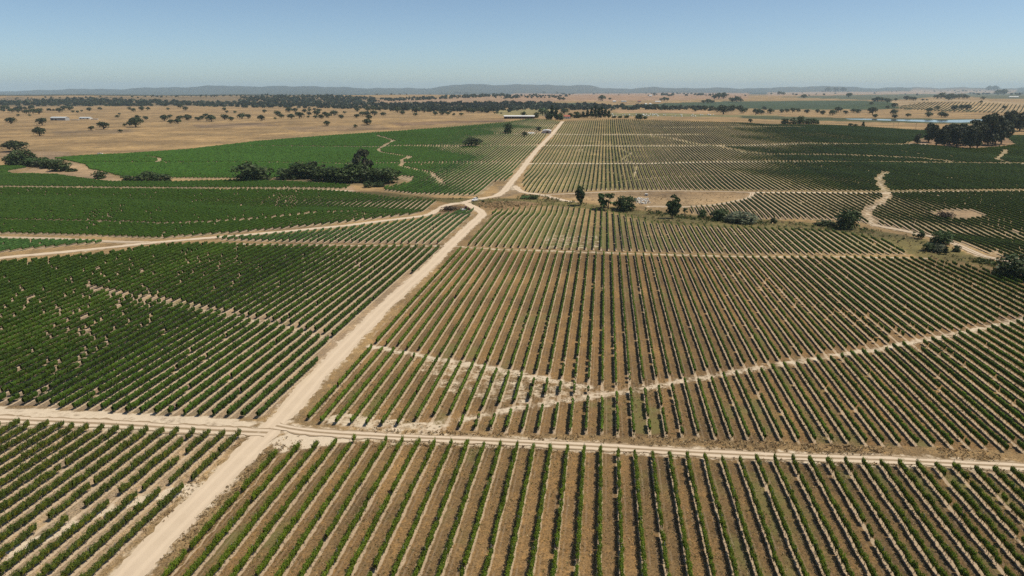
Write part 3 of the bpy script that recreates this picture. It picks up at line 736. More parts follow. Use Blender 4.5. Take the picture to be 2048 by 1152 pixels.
for fi, L in rest.items():
    nm = FIELDS[fi][0]
    parts = [p for pts, zc in L if len(pts) for p in lod_parts(fi, pts, zc)]
    if not parts: continue
    V, F, Cc = join(parts)
    tag(obj('vine_rows', mesh('vine_rows', V, F, [M['vine_leaf']], col=Cc)), REST_LABEL.get(nm, 'short remaining vine rows ' + f[9] if False else 'outlying vine rows ' + FIELDS[fi][9]), 'vineyard', None, 'stuff')
print('rows', len(rows), 'near vines', nvine)
# ------------------------------------------------------------------ trees
def blobs(kind, r):
    B = []
    if kind == 'oak':
        for i in range(9):
            a = i * 2.4 + r.uniform(-.4, .4); d = .30 * math.sqrt((i + .3) / 9) * 1.15
            B.append((d * math.cos(a), d * math.sin(a), .60 - .50 * d * r.uniform(.5, 1.2) + r.normal(0, .05), r.uniform(.22, .29), 1.45))
    elif kind == 'bush':
        for i in range(10):
            a = i * 2.4 + r.uniform(-.4, .4); d = .36 * math.sqrt((i + .2) / 10)
            z = r.uniform(.18, .74) * (1 - .6 * d) + .03
            B.append((d * math.cos(a), d * math.sin(a), z, r.uniform(.21, .29), 1.3))
        for i in range(6):
            a = i * 1.05 + r.uniform(-.3, .3); d = r.uniform(.18, .34); B.append((d * math.cos(a), d * math.sin(a), r.uniform(.10, .2), r.uniform(.17, .24), 1.1))
    elif kind == 'gum':
        for i in range(15):
            z = .14 + .78 * (i + r.uniform(0, .6)) / 15; w = .36 * math.sin(min(1, (z - .02) / .98) * 2.5 + .3)
            a = r.uniform(0, 6.28); d = w * r.uniform(.35, 1)
            B.append((d * math.cos(a), d * math.sin(a), z, r.uniform(.17, .25), .55))
    elif kind == 'upright':
        for i in range(12):
            z = .16 + .80 * (i + .3) / 12; w = .30 * (1.08 - z) ** .7
            a = i * 2.4; d = w * r.uniform(.4, .9)
            B.append((d * math.cos(a), d * math.sin(a), z, r.uniform(.12, .20) * (1.25 - .7 * z), .7))
    elif kind == 'oval':
        for i in range(20):
            a = r.uniform(0, 6.28); u = r.uniform(-1, 1); d = .34 * math.sqrt(1 - u * u) * r.uniform(.5, 1); B.append((d * math.cos(a), d * math.sin(a), .54 + .34 * u, r.uniform(.13, .20), .8))
    elif kind == 'tall':
        for i in range(20):
            a = r.uniform(0, 6.28); u = r.uniform(-1, 1); d = .36 * math.sqrt(1 - u * u) * r.uniform(.5, 1); B.append((d * math.cos(a), d * math.sin(a), .62 + .26 * u, r.uniform(.10, .16), .8))
    elif kind == 'airy':
        for i in range(14):
            a = r.uniform(0, 6.28); d = .38 * math.sqrt(r.uniform(0, 1)); z = r.uniform(.30, .92) - .25 * d
            B.append((d * math.cos(a), d * math.sin(a), z, r.uniform(.09, .16), .9))
    return B
def crown(kind, nl, size, seed, col):
    r = np.random.default_rng(seed); B = blobs(kind, r)
    wgt = np.array([b[3] ** 2 for b in B]); wgt /= wgt.sum()
    k = r.choice(len(B), nl, p=wgt)
    d = r.normal(0, 1, (nl, 3)); d /= np.linalg.norm(d, axis=1)[:, None]
    d[:, 2] = np.where(r.uniform(0, 1, nl) < .7, np.abs(d[:, 2]), d[:, 2])
    bb = np.array(B)[k]; rad = bb[:, 3:4] * np.sqrt(r.uniform(.35, 1.12, (nl, 1)))
    C0 = bb[:, :3] + d * rad * np.stack([np.ones(nl), np.ones(nl), bb[:, 4]], 1)
    C0[:, 2] = np.clip(C0[:, 2], .03, 1.05)
    V, F = leaf_cloud(C0, d * 1.2, size, False, r)
    clump = np.array([r.uniform(.72, 1.25) for _ in B])[k]
    tone = clump * r.uniform(.72, 1.3, nl)
    c = np.array(col)[None] * tone[:, None] + (r.uniform(0, 1, (nl, 1)) ** 6) * np.array((.05, .05, .02))
    return mesh('crown', V, F, [M['tree_leaf']], col=c.clip(.003, .5))
def stem(kind, seed):
    r = np.random.default_rng(seed); m = MB()
    h = {'oak': .52, 'bush': .4, 'gum': .85, 'upright': .9, 'airy': .6, 'tall': .8, 'oval': .75}[kind]
    b = {'oak': .045, 'bush': .03, 'gum': .030, 'upright': .030, 'airy': .028, 'tall': .03, 'oval': .03}[kind]
    p = [(0, 0, -.06)]; x = y = 0
    for i in range(1, 5): x += r.normal(0, .018); y += r.normal(0, .018); p.append((x, y, h * i / 4))
    m.tube(p, [b * 1.35, b, b * .85, b * .65, b * .3], 7)
    for i in range(5):
        a = i * 1.26 + r.uniform(-.4, .4); z0 = h * r.uniform(.45, .85); L = r.uniform(.2, .34)
        q = p[2] if z0 < h * .6 else p[3]
        m.tube([(q[0], q[1], z0), (q[0] + L * .5 * math.cos(a), q[1] + L * .5 * math.sin(a), z0 + .10), (q[0] + L * math.cos(a), q[1] + L * math.sin(a), z0 + .22)], [b * .55, b * .35, b * .15], 5)
    return m.data('trunk', M['bark'], True)
TCOL = {'oak': (.044, .060, .024), 'bush': (.042, .066, .021), 'gum': (.048, .056, .030), 'upright': (.034, .058, .022), 'airy': (.055, .066, .034), 'grey': (.085, .10, .062), 'green': (.055, .095, .028)}
_tree = {}
def tree_data(kind, col, lod, v):
    key = (kind, col, lod, v)
    if key not in _tree:
        nl, sz = {0: (1250, .075), 1: (460, .115), 2: (150, .19)}[lod]
        if kind == 'airy': nl = int(nl * .8)
        sd = abs(hash((kind, v))) % 1000 if False else sum(map(ord, kind)) * 7 + v * 13 + lod
        _tree[key] = (crown(kind, nl, sz, sd, TCOL[col]), stem(kind, sd))
    return _tree[key]
def tree(name, kind, px, py, wpx, hpx, label, cat='tree', group=None, col=None):
    x, y, z = at(px, py); k = ppm(x, y, z)
    w, h = wpx / k, hpx / k
    lod = 0 if hpx > 16 else 1 if hpx > 7 else 2
    c, t = tree_data(kind, col or kind, lod, random.randrange(4))
    root = tag(obj(name, None, loc=(x, y, z), rz=random.uniform(0, 6.28), sc=(w * 1.04, w * 1.04, h)), label, cat, group)
    root.empty_display_size = .3
    obj('trunk', t, root); obj('crown', c, root)
    return root

# oaks scattered over the pasture (picture position of the foot, crown width), front to back
def conv(L, ox, oy=150.0): return [(ox + a / 4, oy + b / 4, w / 4) for a, b, w in L]
PASTURE = conv([(85, 392, 85), (338, 402, 80), (320, 487, 95), (733, 444, 46), (832, 434, 86), (1088, 417, 118), (1040, 408, 50), (997, 410, 30), (962, 460, 36), (940, 342, 36), (957, 321, 25), (1068, 294, 40), (1135, 286, 45), (1185, 283, 35),
                (1105, 347, 40), (1168, 359, 42), (1345, 280, 28), (1315, 367, 62), (1360, 346, 40), (1365, 390, 46), (1422, 390, 60), (1440, 363, 55), (1505, 363, 68), (1585, 366, 50), (1615, 356, 45), (1648, 337, 46), (1690, 374, 74),
                (1800, 359, 66), (1852, 368, 46), (1935, 352, 65), (1985, 350, 50), (1815, 306, 30), (1880, 306, 28), (1795, 284, 36), (1485, 284, 42), (1440, 267, 50), (240, 331, 22), (145, 331, 26), (210, 312, 55), (265, 312, 60), (315, 314, 60),
                (585, 301, 26), (620, 303, 28), (655, 294, 22), (715, 289, 40), (800, 280, 36), (475, 301, 50), (515, 283, 50), (560, 283, 55), (1035, 279, 30), (95, 300, 50), (150, 302, 45), (40, 284, 60)], 0) + \
    conv([(42, 367, 58), (155, 356, 26), (70, 304, 38), (175, 329, 60), (205, 346, 45), (265, 301, 55), (280, 354, 58), (350, 347, 74), (315, 299, 45), (388, 301, 40), (425, 326, 40), (418, 343, 25), (490, 327, 60), (480, 349, 36),
          (522, 351, 48), (553, 327, 46), (578, 346, 58), (625, 328, 64), (470, 286, 32), (505, 296, 40), (428, 293, 36), (683, 349, 46), (710, 311, 32), (570, 407, 52), (795, 420, 34), (892, 399, 74), (808, 346, 45), (905, 356, 54), (850, 326, 50),
          (885, 328, 56), (948, 326, 58), (1018, 328, 45), (810, 294, 40), (893, 291, 55), (940, 287, 48), (995, 287, 48), (1172, 316, 45), (1130, 301, 58), (1275, 328, 38), (1285, 307, 70), (1350, 302, 40), (1433, 323, 42), (1490, 321, 50),
          (1535, 321, 40), (1580, 326, 26), (1645, 326, 36), (1700, 302, 48), (1740, 303, 48), (1800, 302, 50), (1850, 303, 40), (1910, 311, 20), (1930, 312, 22), (1962, 313, 20)], 512)
PASTURE.sort()
for i, (px, py, w) in enumerate(PASTURE):
    tree('oak_tree', 'oak', px, py, w, w * random.uniform(.64, .82), f'{ordinal(i + 1)} oak from the left of those scattered on the tan pasture', 'oak tree', 'oaks scattered on the tan pasture')
MEADOW = conv([(720, 207, 60), (785, 199, 24), (380, 203, 36), (410, 203, 36), (900, 277, 36), (795, 287, 20), (1465, 291, 45), (1690, 314, 110), (1640, 298, 60), (1850, 307, 60), (1950, 319, 60), (1995, 316, 50), (1135, 275, 60), (1220, 277, 45),
               (1345, 275, 40), (1410, 272, 34), (1545, 284, 60), (1590, 280, 50), (1760, 290, 60), (1820, 288, 50), (1380, 300, 1)][:-1], 1024) + \
    conv([(20, 309, 55), (110, 302, 40), (150, 300, 42), (195, 300, 45), (240, 299, 40), (310, 306, 45), (395, 303, 36), (435, 319, 46), (515, 323, 60), (560, 300, 60), (620, 313, 40), (715, 306, 50), (685, 300, 45), (855, 341, 42), (835, 317, 76),
          (1005, 322, 60), (1013, 346, 46), (1120, 336, 40), (1285, 336, 60), (1385, 337, 60), (1417, 340, 46), (1285, 302, 48), (1490, 284, 55), (1550, 279, 50), (1595, 280, 55), (1355, 277, 40), (1010, 263, 46), (955, 270, 36), (1890, 276, 36), (825, 240, 32)], 1536)
MEADOW.sort()
for i, (px, py, w) in enumerate(MEADOW):
    tree('oak_tree', 'oak', px, py, w, w * random.uniform(.68, .88), f'{ordinal(i + 1)} oak from the left along the meadows beyond the right-hand vineyards', 'oak tree', 'oaks along the far meadows')
FAR = conv([(1650, 191, 60), (1690, 190, 60), (1620, 190, 50), (1760, 216, 55), (1800, 216, 60), (1830, 215, 40), (1190, 205, 30), (1220, 204, 40), (1245, 205, 30), (1530, 225, 40), (1570, 227, 50), (1600, 226, 40), (255, 153, 28), (360, 152, 26)], 1024) + \
    conv([(850, 214, 50), (880, 214, 56), (910, 213, 50), (955, 222, 55), (1105, 201, 45), (1135, 200, 45), (1165, 207, 44), (1022, 208, 30), (1235, 206, 22), (1270, 205, 20), (1350, 190, 50), (1385, 188, 56), (1420, 190, 50), (1455, 193, 60), (1490, 192, 56),
          (1525, 190, 56), (1560, 190, 56), (1590, 189, 40), (1445, 205, 50), (90, 159, 36), (120, 159, 36), (285, 187, 50), (645, 180, 46), (480, 132, 50), (540, 133, 50), (600, 136, 50), (1770, 131, 55), (1815, 132, 55), (1840, 158, 55), (1885, 158, 55), (1720, 198, 40), (1700, 225, 26)], 1536)
FAR.sort()
for i, (px, py, w) in enumerate(FAR):
    tree('far_tree', 'oak', px, py, w, w * random.uniform(.62, .85), f'{ordinal(i + 1)} hazy dark tree from the left in the far open country', 'tree', 'trees in the far open country')

# trees and bushes along the stream
for a in [
    ('poplar_tree', 'oval', 1161, 411, 22, 36, 'upright dark tree alone at the edge of the brown waste ground', 'tree', 'bush'),
    ('willow_tree', 'airy', 1216, 418, 38, 33, 'loose light green round tree beside the dense dark bush by the waste ground', 'tree', 'green'),
    ('dark_bush', 'bush', 1252, 420, 37, 27, 'dense dark round bush next to the white rubble heap', 'bush', None),
    ('leaning_tree', 'oval', 1344, 437, 33, 44, 'tall dark tree by the stream, nearest the waste ground loop track', 'tree', 'bush'),
    ('sapling', 'airy', 1370, 428, 11, 12, 'small yellowish sapling just behind the tall stream tree', 'sapling', 'green'),
    ('green_bush', 'bush', 1404, 435, 17, 16, 'small green bush before the first short vine rows over the stream', 'bush', 'green'),
    ('green_bush', 'bush', 1440, 441, 36, 23, 'broad dark green bush touching the grey-green thicket', 'bush', None),
    ('willow_thicket', 'bush', 1481, 446, 62, 21, 'wide low grey-green willow thicket on the stream bank', 'bush', 'grey'),
    ('green_bush', 'bush', 1547, 446, 13, 10, 'little round bush alone between thicket and big stream tree', 'bush', None),
    ('stream_tree', 'bush', 1692, 458, 43, 36, 'big round dark tree standing alone in the weedy stream strip', 'tree', None),
    ('low_bush', 'bush', 1653, 450, 40, 9, 'long low dark bush beside the big round stream tree', 'bush', None),
    ('stream_bush', 'airy', 1836, 477, 23, 17, 'loose bush on the bank by the bend of the pale track', 'bush', 'green'),
    ('stream_bush', 'bush', 1882, 487, 36, 24, 'bright green bush, tallest of the clump beside the pale track', 'bush', 'green'),
    ('stream_bush', 'bush', 1859, 502, 26, 15, 'dark bush, front one of the clump on the bank', 'bush', None),
    ('stream_bush', 'bush', 1875, 504, 24, 16, 'grey-green bush in the middle of the bank clump', 'bush', 'grey'),
    ('stream_bush', 'upright', 1890, 509, 17, 16, 'narrow dark shrub at the foot of the bank clump', 'bush', None),
    ('stream_bush', 'bush', 1913, 503, 16, 13, 'small round dark bush beyond the bank clump', 'bush', None),
    ('large_tree', 'bush', 2034, 556, 74, 44, 'large dark spreading tree cut by the picture edge, above the vines', 'tree', None),
    ('green_bush', 'bush', 1068, 398, 17, 8, 'low green bush by the loop in the dirt road', 'bush', 'green'),
    ('green_bush', 'bush', 1052, 397, 20, 6, 'flat weedy green shrub at the road loop', 'bush', 'green'),
    # the hedge of dark trees on the far side of the broad green field
    ('hedge_tree', 'bush', 510, 361, 70, 37, 'big dark round tree standing apart before the hedge', 'tree', None),
    ('hedge_tree', 'bush', 578, 358, 46, 22, 'low dark tree at the near end of the hedge', 'tree', None),
    ('hedge_tree', 'bush', 610, 357, 56, 33, 'dark tree second along the hedge', 'tree', None),
    ('hedge_tree', 'airy', 636, 354, 36, 32, 'brownish airy tree rising out of the hedge', 'tree', None),
    ('hedge_tree', 'bush', 650, 362, 52, 28, 'dark tree third along the hedge', 'tree', None),
    ('hedge_tree', 'bush', 682, 366, 56, 34, 'dense dark tree in the middle of the hedge', 'tree', None),
    ('eucalyptus_tree', 'tall', 727, 362, 46, 60, 'tall greyish eucalyptus towering over the dark hedge', 'tree', 'gum'),
    ('hedge_tree', 'bush', 712, 364, 44, 38, 'dark tree under the tall eucalyptus', 'tree', None),
    ('hedge_tree', 'bush', 742, 365, 46, 30, 'dark tree just past the tall eucalyptus', 'tree', None),
    ('hedge_tree', 'bush', 772, 366, 52, 31, 'dark round tree ending the hedge by the stepped bare patch', 'tree', None),
    ('low_bush', 'bush', 737, 375, 18, 13, 'small dark clump in front of the hedge end', 'bush', None),
    ('low_bush', 'bush', 757, 373, 28, 9, 'low dark shrub in the shade before the hedge', 'bush', None),
    ('low_bush', 'bush', 199, 357, 25, 14, 'single dark round bush on the bare wedge', 'bush', None),
    ('low_bush', 'bush', 256, 362, 22, 11, 'low dark bush starting the short bush row', 'bush', None),
    ('low_bush', 'bush', 297, 362, 36, 17, 'largest dark bush of the short bush row', 'bush', None),
    ('low_bush', 'bush', 326, 363, 32, 14, 'dark bush ending the short bush row', 'bush', None),
    ('low_bush', 'bush', 275, 362, 20, 9, 'smallest bush inside the short bush row', 'bush', None),
    ('thicket_tree', 'oak', 32, 303, 42, 20, 'broad oak standing above the corner thicket', 'tree', 'oak'),
    ('thicket_tree', 'bush', 27, 330, 32, 21, 'dark bush at the outer end of the corner thicket', 'bush', None),
    ('thicket_tree', 'bush', 48, 331, 42, 30, 'tallest dark tree of the corner thicket', 'tree', None),
    ('thicket_tree', 'bush', 80, 332, 42, 18, 'lighter green bush inside the corner thicket', 'bush', 'green'),
    ('thicket_tree', 'bush', 102, 336, 36, 16, 'dark low bush toward the end of the corner thicket', 'bush', None),
    ('thicket_tree', 'bush', 122, 342, 38, 21, 'round dark bush at the inner end of the corner thicket', 'bush', None),
    ('thicket_tree', 'bush', 143, 343, 20, 7, 'flat small bush trailing off the corner thicket', 'bush', None),
    ('bare_shrub', 'airy', 74, 335, 20, 12, 'pale leafless shrub in front of the corner thicket', 'shrub', 'grey'),
    # single trees in the bright green field and round the farm
    ('field_oak', 'oak', 944, 293, 33, 17, 'broad dark oak alone in the bright green field', 'oak tree', None),
    ('field_tree', 'bush', 1017, 267, 17, 19, 'upright round tree alone beyond the field oak', 'tree', None),
    ('field_tree', 'oak', 1049, 274, 11, 10, 'small tree with a bare trunk near the shed', 'tree', None),
    ('field_tree', 'airy', 1077, 264, 13, 10, 'small tree beside the rounded shed', 'tree', None),
    ('farm_tree', 'bush', 1047, 236, 12, 13, 'dark tree in front of the long white barn', 'tree', None),
    ('farm_tree', 'bush', 1073, 236, 11, 11, 'dark tree at the end of the long white barn', 'tree', None),
    ('farm_tree', 'oak', 1086, 231, 19, 14, 'lighter green tree above the long barn', 'tree', 'green'),
    ('farm_tree', 'upright', 1104, 239, 15, 27, 'tall dark conifer at the farm road, pointed', 'tree', None),
    ('farm_tree', 'upright', 1112, 240, 14, 23, 'second dark conifer at the farm road', 'tree', None),
    ('farm_tree', 'bush', 1097, 239, 14, 15, 'dark bushy tree beside the pointed conifer', 'tree', None),
    ('farm_tree', 'bush', 1121, 240, 14, 13, 'dark bushy tree against the red-roofed house', 'tree', None),
    ('farm_tree', 'oak', 1129, 229, 15, 12, 'tree behind the red-roofed house', 'tree', None),
    ('farm_tree', 'oak', 1141, 237, 11, 10, 'small tree just past the red-roofed house', 'tree', None),
    ('farm_tree', 'bush', 1154, 236, 17, 13, 'broad tree starting the dark stand past the house', 'tree', None),
    ('farm_tree', 'bush', 1274, 237, 8, 6, 'tiny bush at the crest of the slope', 'bush', None),
    ('farm_tree', 'bush', 1279, 238, 13, 10, 'round dark bush at the crest of the slope', 'bush', None),
    ('farm_tree', 'bush', 1290, 238, 8, 6, 'pale small bush right after the round crest bush', 'bush', 'green'),
    ('farm_tree', 'oak', 1500, 246, 8, 8, 'little lone tree on the tan strip beyond the slope', 'tree', None),
    ('crest_tree', 'bush', 1570, 248, 15, 11, 'first dark bush of the group on the far field edge', 'bush', None),
    ('crest_tree', 'bush', 1586, 249, 14, 12, 'second bush of the group on the far field edge', 'bush', None),
    ('crest_tree', 'bush', 1600, 248, 14, 15, 'tallest bush of the group on the far field edge', 'bush', 'green'),
    ('crest_tree', 'bush', 1613, 248, 14, 9, 'low bush of the group on the far field edge', 'bush', None),
    ('crest_tree', 'bush', 1624, 248, 16, 11, 'round bush of the group on the far field edge', 'bush', 'green'),
    ('crest_tree', 'bush', 1634, 248, 9, 8, 'last bush of the group on the far field edge', 'bush', None),
    ('crest_tree', 'oak', 1700, 253, 8, 6, 'small bush on the tan strip, first of three', 'bush', None),
    ('crest_tree', 'oak', 1711, 253, 8, 5, 'small bush on the tan strip, second of three', 'bush', None),
    ('crest_tree', 'upright', 1726, 253, 9, 9, 'pointed bush on the tan strip, third of three', 'bush', None),
]:
    tree(a[0], a[1], a[2], a[3], a[4] * 1.08, a[5] * 1.08, a[6], a[7], None, a[8])
STAND = [(1166, 236, 9, 13), (1175, 236, 9, 17), (1183, 236, 9, 22), (1190, 237, 9, 26), (1197, 236, 9, 21), (1203, 236, 9, 23), (1210, 236, 9, 20), (1217, 236, 9, 15), (1228, 236, 10, 5), (1240, 236, 10, 5), (1253, 236, 11, 6)]
for i, (px, py, w, h) in enumerate(STAND):
    tree('conifer', 'upright' if h > 8 else 'bush', px, py, w * 1.6 if h > 8 else w, h, f'{ordinal(i + 1)} dark conifer of the tight stand past the red-roofed house', 'conifer', 'conifer stand by the farm')
GROVE = [(1834, 288, 14, 20), (1857, 285, 24, 38), (1872, 291, 25, 40), (1888, 292, 25, 40), (1899, 288, 26, 40), (1913, 293, 26, 40), (1926, 291, 26, 42), (1940, 298, 27, 45), (1954, 297, 27, 50), (1962, 290, 28, 56), (1976, 291, 30, 62), (1990, 290, 28, 56), (2002, 288, 28, 44), (1948, 286, 26, 46), (1985, 283, 26, 54), (1908, 284, 26, 36)]
for i, (px, py, w, h) in enumerate(sorted(GROVE)):
    tree('eucalyptus_tree', 'gum', px, py, w * 1.3, h, f'{ordinal(i + 1)} eucalyptus from the left in the dark grove among the vines', 'tree', 'eucalyptus grove among the vines')
GROVE2 = [(2004, 262, 20, 32), (2016, 263, 20, 38), (2027, 262, 20, 39), (2038, 263, 22, 38), (2050, 262, 22, 37), (2064, 263, 22, 36)]
for i, (px, py, w, h) in enumerate(GROVE2):
    tree('eucalyptus_tree', 'gum', px, py, w * 1.3, h, f'{ordinal(i + 1)} eucalyptus of the rear grove behind the dark one', 'tree', 'rear eucalyptus grove')

# distant woods that read as one mass
def wood(label, regions, seed):
    r = np.random.default_rng(seed); Vs, Fs, Cs = [], [], []; off = 0
    for pts, n, w in regions:
        P = np.array(pts, float); lo, hi = P.min(0), P.max(0); got = []
        while len(got) < n:
            q = r.uniform(lo, hi, (n * 3, 2)); got += [tuple(v) for v in q[inside(q[:, 0], q[:, 1], P)]]
        G2 = unproject(got[:n]); GZ = H(G2[:, 0], G2[:, 1])
        for (x, y), z in zip(G2, GZ):
            k = ppm(x, y, z); W = w * r.uniform(.6, 1.35) / k; W = min(W, 24)
            nl = 22; d = r.normal(0, 1, (nl, 3)); d /= np.linalg.norm(d, axis=1)[:, None]; d[:, 2] = np.abs(d[:, 2])
            C0 = d * np.array((.42 * W, .42 * W, .34 * W)) * r.uniform(.6, 1, (nl, 1)) + (x, y, z + .22 * W)
            V, F = leaf_cloud(C0, d,   .33 * W, True, r)
            c = np.array((.030, .042, .022)) * r.uniform(.7, 1.25) * r.uniform(.75, 1.25, (nl, 1))
            Vs.append(V); Fs.append(F + off); Cs.append(c); off += len(V)
    tag(obj('woodland', mesh('woodland', np.concatenate(Vs), np.concatenate(Fs), [M['tree_leaf']], col=np.concatenate(Cs))), label, 'wood', None, 'stuff')
wood('dark oak woodland over the low ridge beyond the pasture', [
    ([(-60, 207), (60, 203), (170, 199.5), (330, 203), (470, 208), (420, 212), (250, 213), (-60, 212)], 700, 6.5),
    ([(-60, 219), (90, 217), (110, 222), (-60, 224)], 30, 9),
    ([(380, 208), (520, 200), (640, 199), (760, 203), (740, 210), (520, 216), (400, 214)], 360, 7),
    ([(480, 196), (560, 192.5), (620, 192), (730, 195), (760, 200), (500, 201)], 260, 5.5),
    ([(760, 199), (880, 194), (1000, 189.5), (1020, 192), (900, 198), (780, 203)], 200, 5),
    ([(990, 191), (1140, 190.5), (1140, 196), (990, 198)], 90, 4.5)], 3)
wood('dark tree belt stretching behind the farm', [
    ([(512, 210), (640, 208), (800, 209), (1024, 206), (1200, 211), (1200, 216), (1090, 219), (1024, 222), (920, 224), (800, 221), (640, 217), (512, 216)], 760, 8),
    ([(700, 216), (900, 220), (1030, 219), (1030, 226), (900, 226), (780, 223)], 70, 9),
    ([(1060, 215), (1230, 214), (1400, 217), (1400, 221), (1230, 220), (1060, 221)], 170, 9),
    ([(1400, 217), (1560, 220), (1560, 224), (1400, 222)], 26, 9)], 4)
wood('scattered hazy trees across the far plain', [
    ([(0, 197), (500, 190), (1000, 185), (1000, 188), (500, 193), (0, 201)], 150, 3.5), ([(1024, 187), (1200, 186), (1500, 190), (1500, 194), (1200, 191), (1024, 191)], 40, 4),
    ([(1290, 189), (1340, 186), (1420, 190), (1420, 192), (1300, 193)], 40, 5), ([(1860, 181), (2048, 179), (2048, 181), (1860, 184)], 60, 4), ([(1536, 184), (2048, 181), (2048, 190), (1536, 192)], 40, 4),
    ([(1640, 182), (1700, 180.5), (1700, 183), (1640, 184)], 20, 4), ([(1940, 186), (2048, 187), (2048, 190), (1940, 190)], 24, 5)], 5)

# widely spaced orchard rows on the knoll
def orchard():
    P = poly([(1800, 213), (1850, 205), (1960, 206), (2000, 208), (2120, 216), (2120, 227), (1990, 226), (1880, 223), (1800, 218)], 4)
    a = R(37); dx, dy, nx, ny = math.sin(a), math.cos(a), math.cos(a), -math.sin(a)
    U = P @ np.array((nx, ny)); T = P @ np.array((dx, dy))
    K, TT = np.meshgrid(np.arange(U.min(), U.max(), 8.5), np.arange(T.min(), T.max(), 3.2), indexing='ij')
    X = (K * nx + TT * dx).ravel(); Y = (K * ny + TT * dy).ravel(); m = inside(X, Y, P); X, Y = X[m], Y[m]
    Vt = [((v * np.array((2.6, 1.3, 1.7))), f, t) for v, f, t in TPL3]
    V, F, c = merge_vines(np.stack([X, Y, H(X, Y)], 1), a, 1.0, Vt, (.050, .075, .032), rng)
    tag(obj('orchard_rows', mesh('orchard_rows', V, F, [M['vine_leaf']], col=c)), 'widely spaced orchard rows striping the pale far knoll', 'orchard', None, 'stuff')
orchard()

# ------------------------------------------------------------------ weeds, dry tufts and bank growth
def tufts(name, label, cat, regions, seed):
    r = np.random.default_rng(seed); Vs, Fs, Cs = [], [], []; off = 0
    for pts, n, size, cols in regions:
        P = poly(pts, 3); lo, hi = P.min(0), P.max(0); q = r.uniform(lo, hi, (n * 6, 2)); q = q[inside(q[:, 0], q[:, 1], P)][:n]
        keep = np.ones(len(q), bool)
        for _, Q, hw, _ in ROADW: keep &= seg_dist(q[:, 0], q[:, 1], Q) > hw * .95
        q = q[keep]
        cl = np.sin(q[:, 0] / 3.1 + seed) * np.sin(q[:, 1] / 4.3) + .6 * np.sin(q[:, 0] / 9 + q[:, 1] / 7); q = q[cl > r.uniform(-1.1, 1.0, len(q))]
        if not len(q): continue
        nl = 7; nq = len(q); s = size * r.uniform(.45, 1.5, (nq, 1, 1)) * np.ones((1, nl, 1))
        C0 = np.concatenate([q[:, None, :] + r.normal(0, .38, (nq, nl, 2)) * s, H(q[:, 0], q[:, 1])[:, None, None] + s * r.uniform(.05, .75, (nq, nl, 1))], 2).reshape(-1, 3)
        N = r.normal(0, 1, (len(C0), 3)); N[:, 2] *= .5
        V, F = leaf_cloud(C0, N, s.reshape(-1) * .34, True, r)
        ci = np.array(cols)[r.integers(0, len(cols), nq)]
        c = (ci[:, None, :] * r.uniform(.7, 1.3, (nq, nl, 1))).reshape(-1, 3)
        Vs.append(V); Fs.append(F + off); Cs.append(c); off += len(V)
    tag(obj(name, mesh(name, np.concatenate(Vs), np.concatenate(Fs), [M['tree_leaf']], col=np.concatenate(Cs))), label, cat, None, 'stuff')
DRY = [(.36, .26, .135), (.30, .20, .105), (.42, .32, .18), (.27, .20, .105)]; GRN = [(.085, .11, .03), (.13, .135, .045), (.06, .085, .03), (.18, .15, .07)]
tufts('dry_weeds', 'dry brown weeds along the tracks and row ends', 'weeds', [
    ([(720, 858), (960, 866), (1300, 874), (1700, 891), (2060, 905), (2060, 930), (1700, 912), (1300, 897), (960, 878), (720, 868)], 1500, .38, DRY),
    ([(560, 893), (800, 880), (1200, 898), (2060, 938), (2060, 948), (1200, 906), (800, 892), (600, 908)], 900, .34, DRY),
    ([(285, 1152), (430, 1000), (560, 868), (640, 820), (600, 890), (560, 905), (340, 1152)], 1000, .30, DRY),
    ([(600, 850), (760, 690), (900, 508), (930, 500), (755, 690), (640, 830)], 900, .32, DRY),
    ([(180, 1152), (470, 872), (520, 860), (240, 1152)], 500, .26, DRY)], 11)
LITTER = [(.40, .30, .17), (.33, .24, .13), (.24, .17, .09), (.46, .37, .22), (.17, .15, .06), (.10, .11, .035)]
tufts('alley_grass', 'mown dry grass and weeds in the alleys between the nearest vine rows', 'dry grass', [
    ([(330, 1152), (560, 912), (745, 888), (1320, 910), (2060, 946), (2150, 1190), (300, 1190)], 15000, .17, LITTER),
    ([(640, 838), (760, 700), (1180, 770), (1600, 730), (2060, 645), (2100, 905), (1400, 876), (870, 858)], 15000, .20, LITTER),
    ([(470, 880), (-20, 848), (-40, 1190), (150, 1190)], 3500, .14, LITTER[:4])], 21)
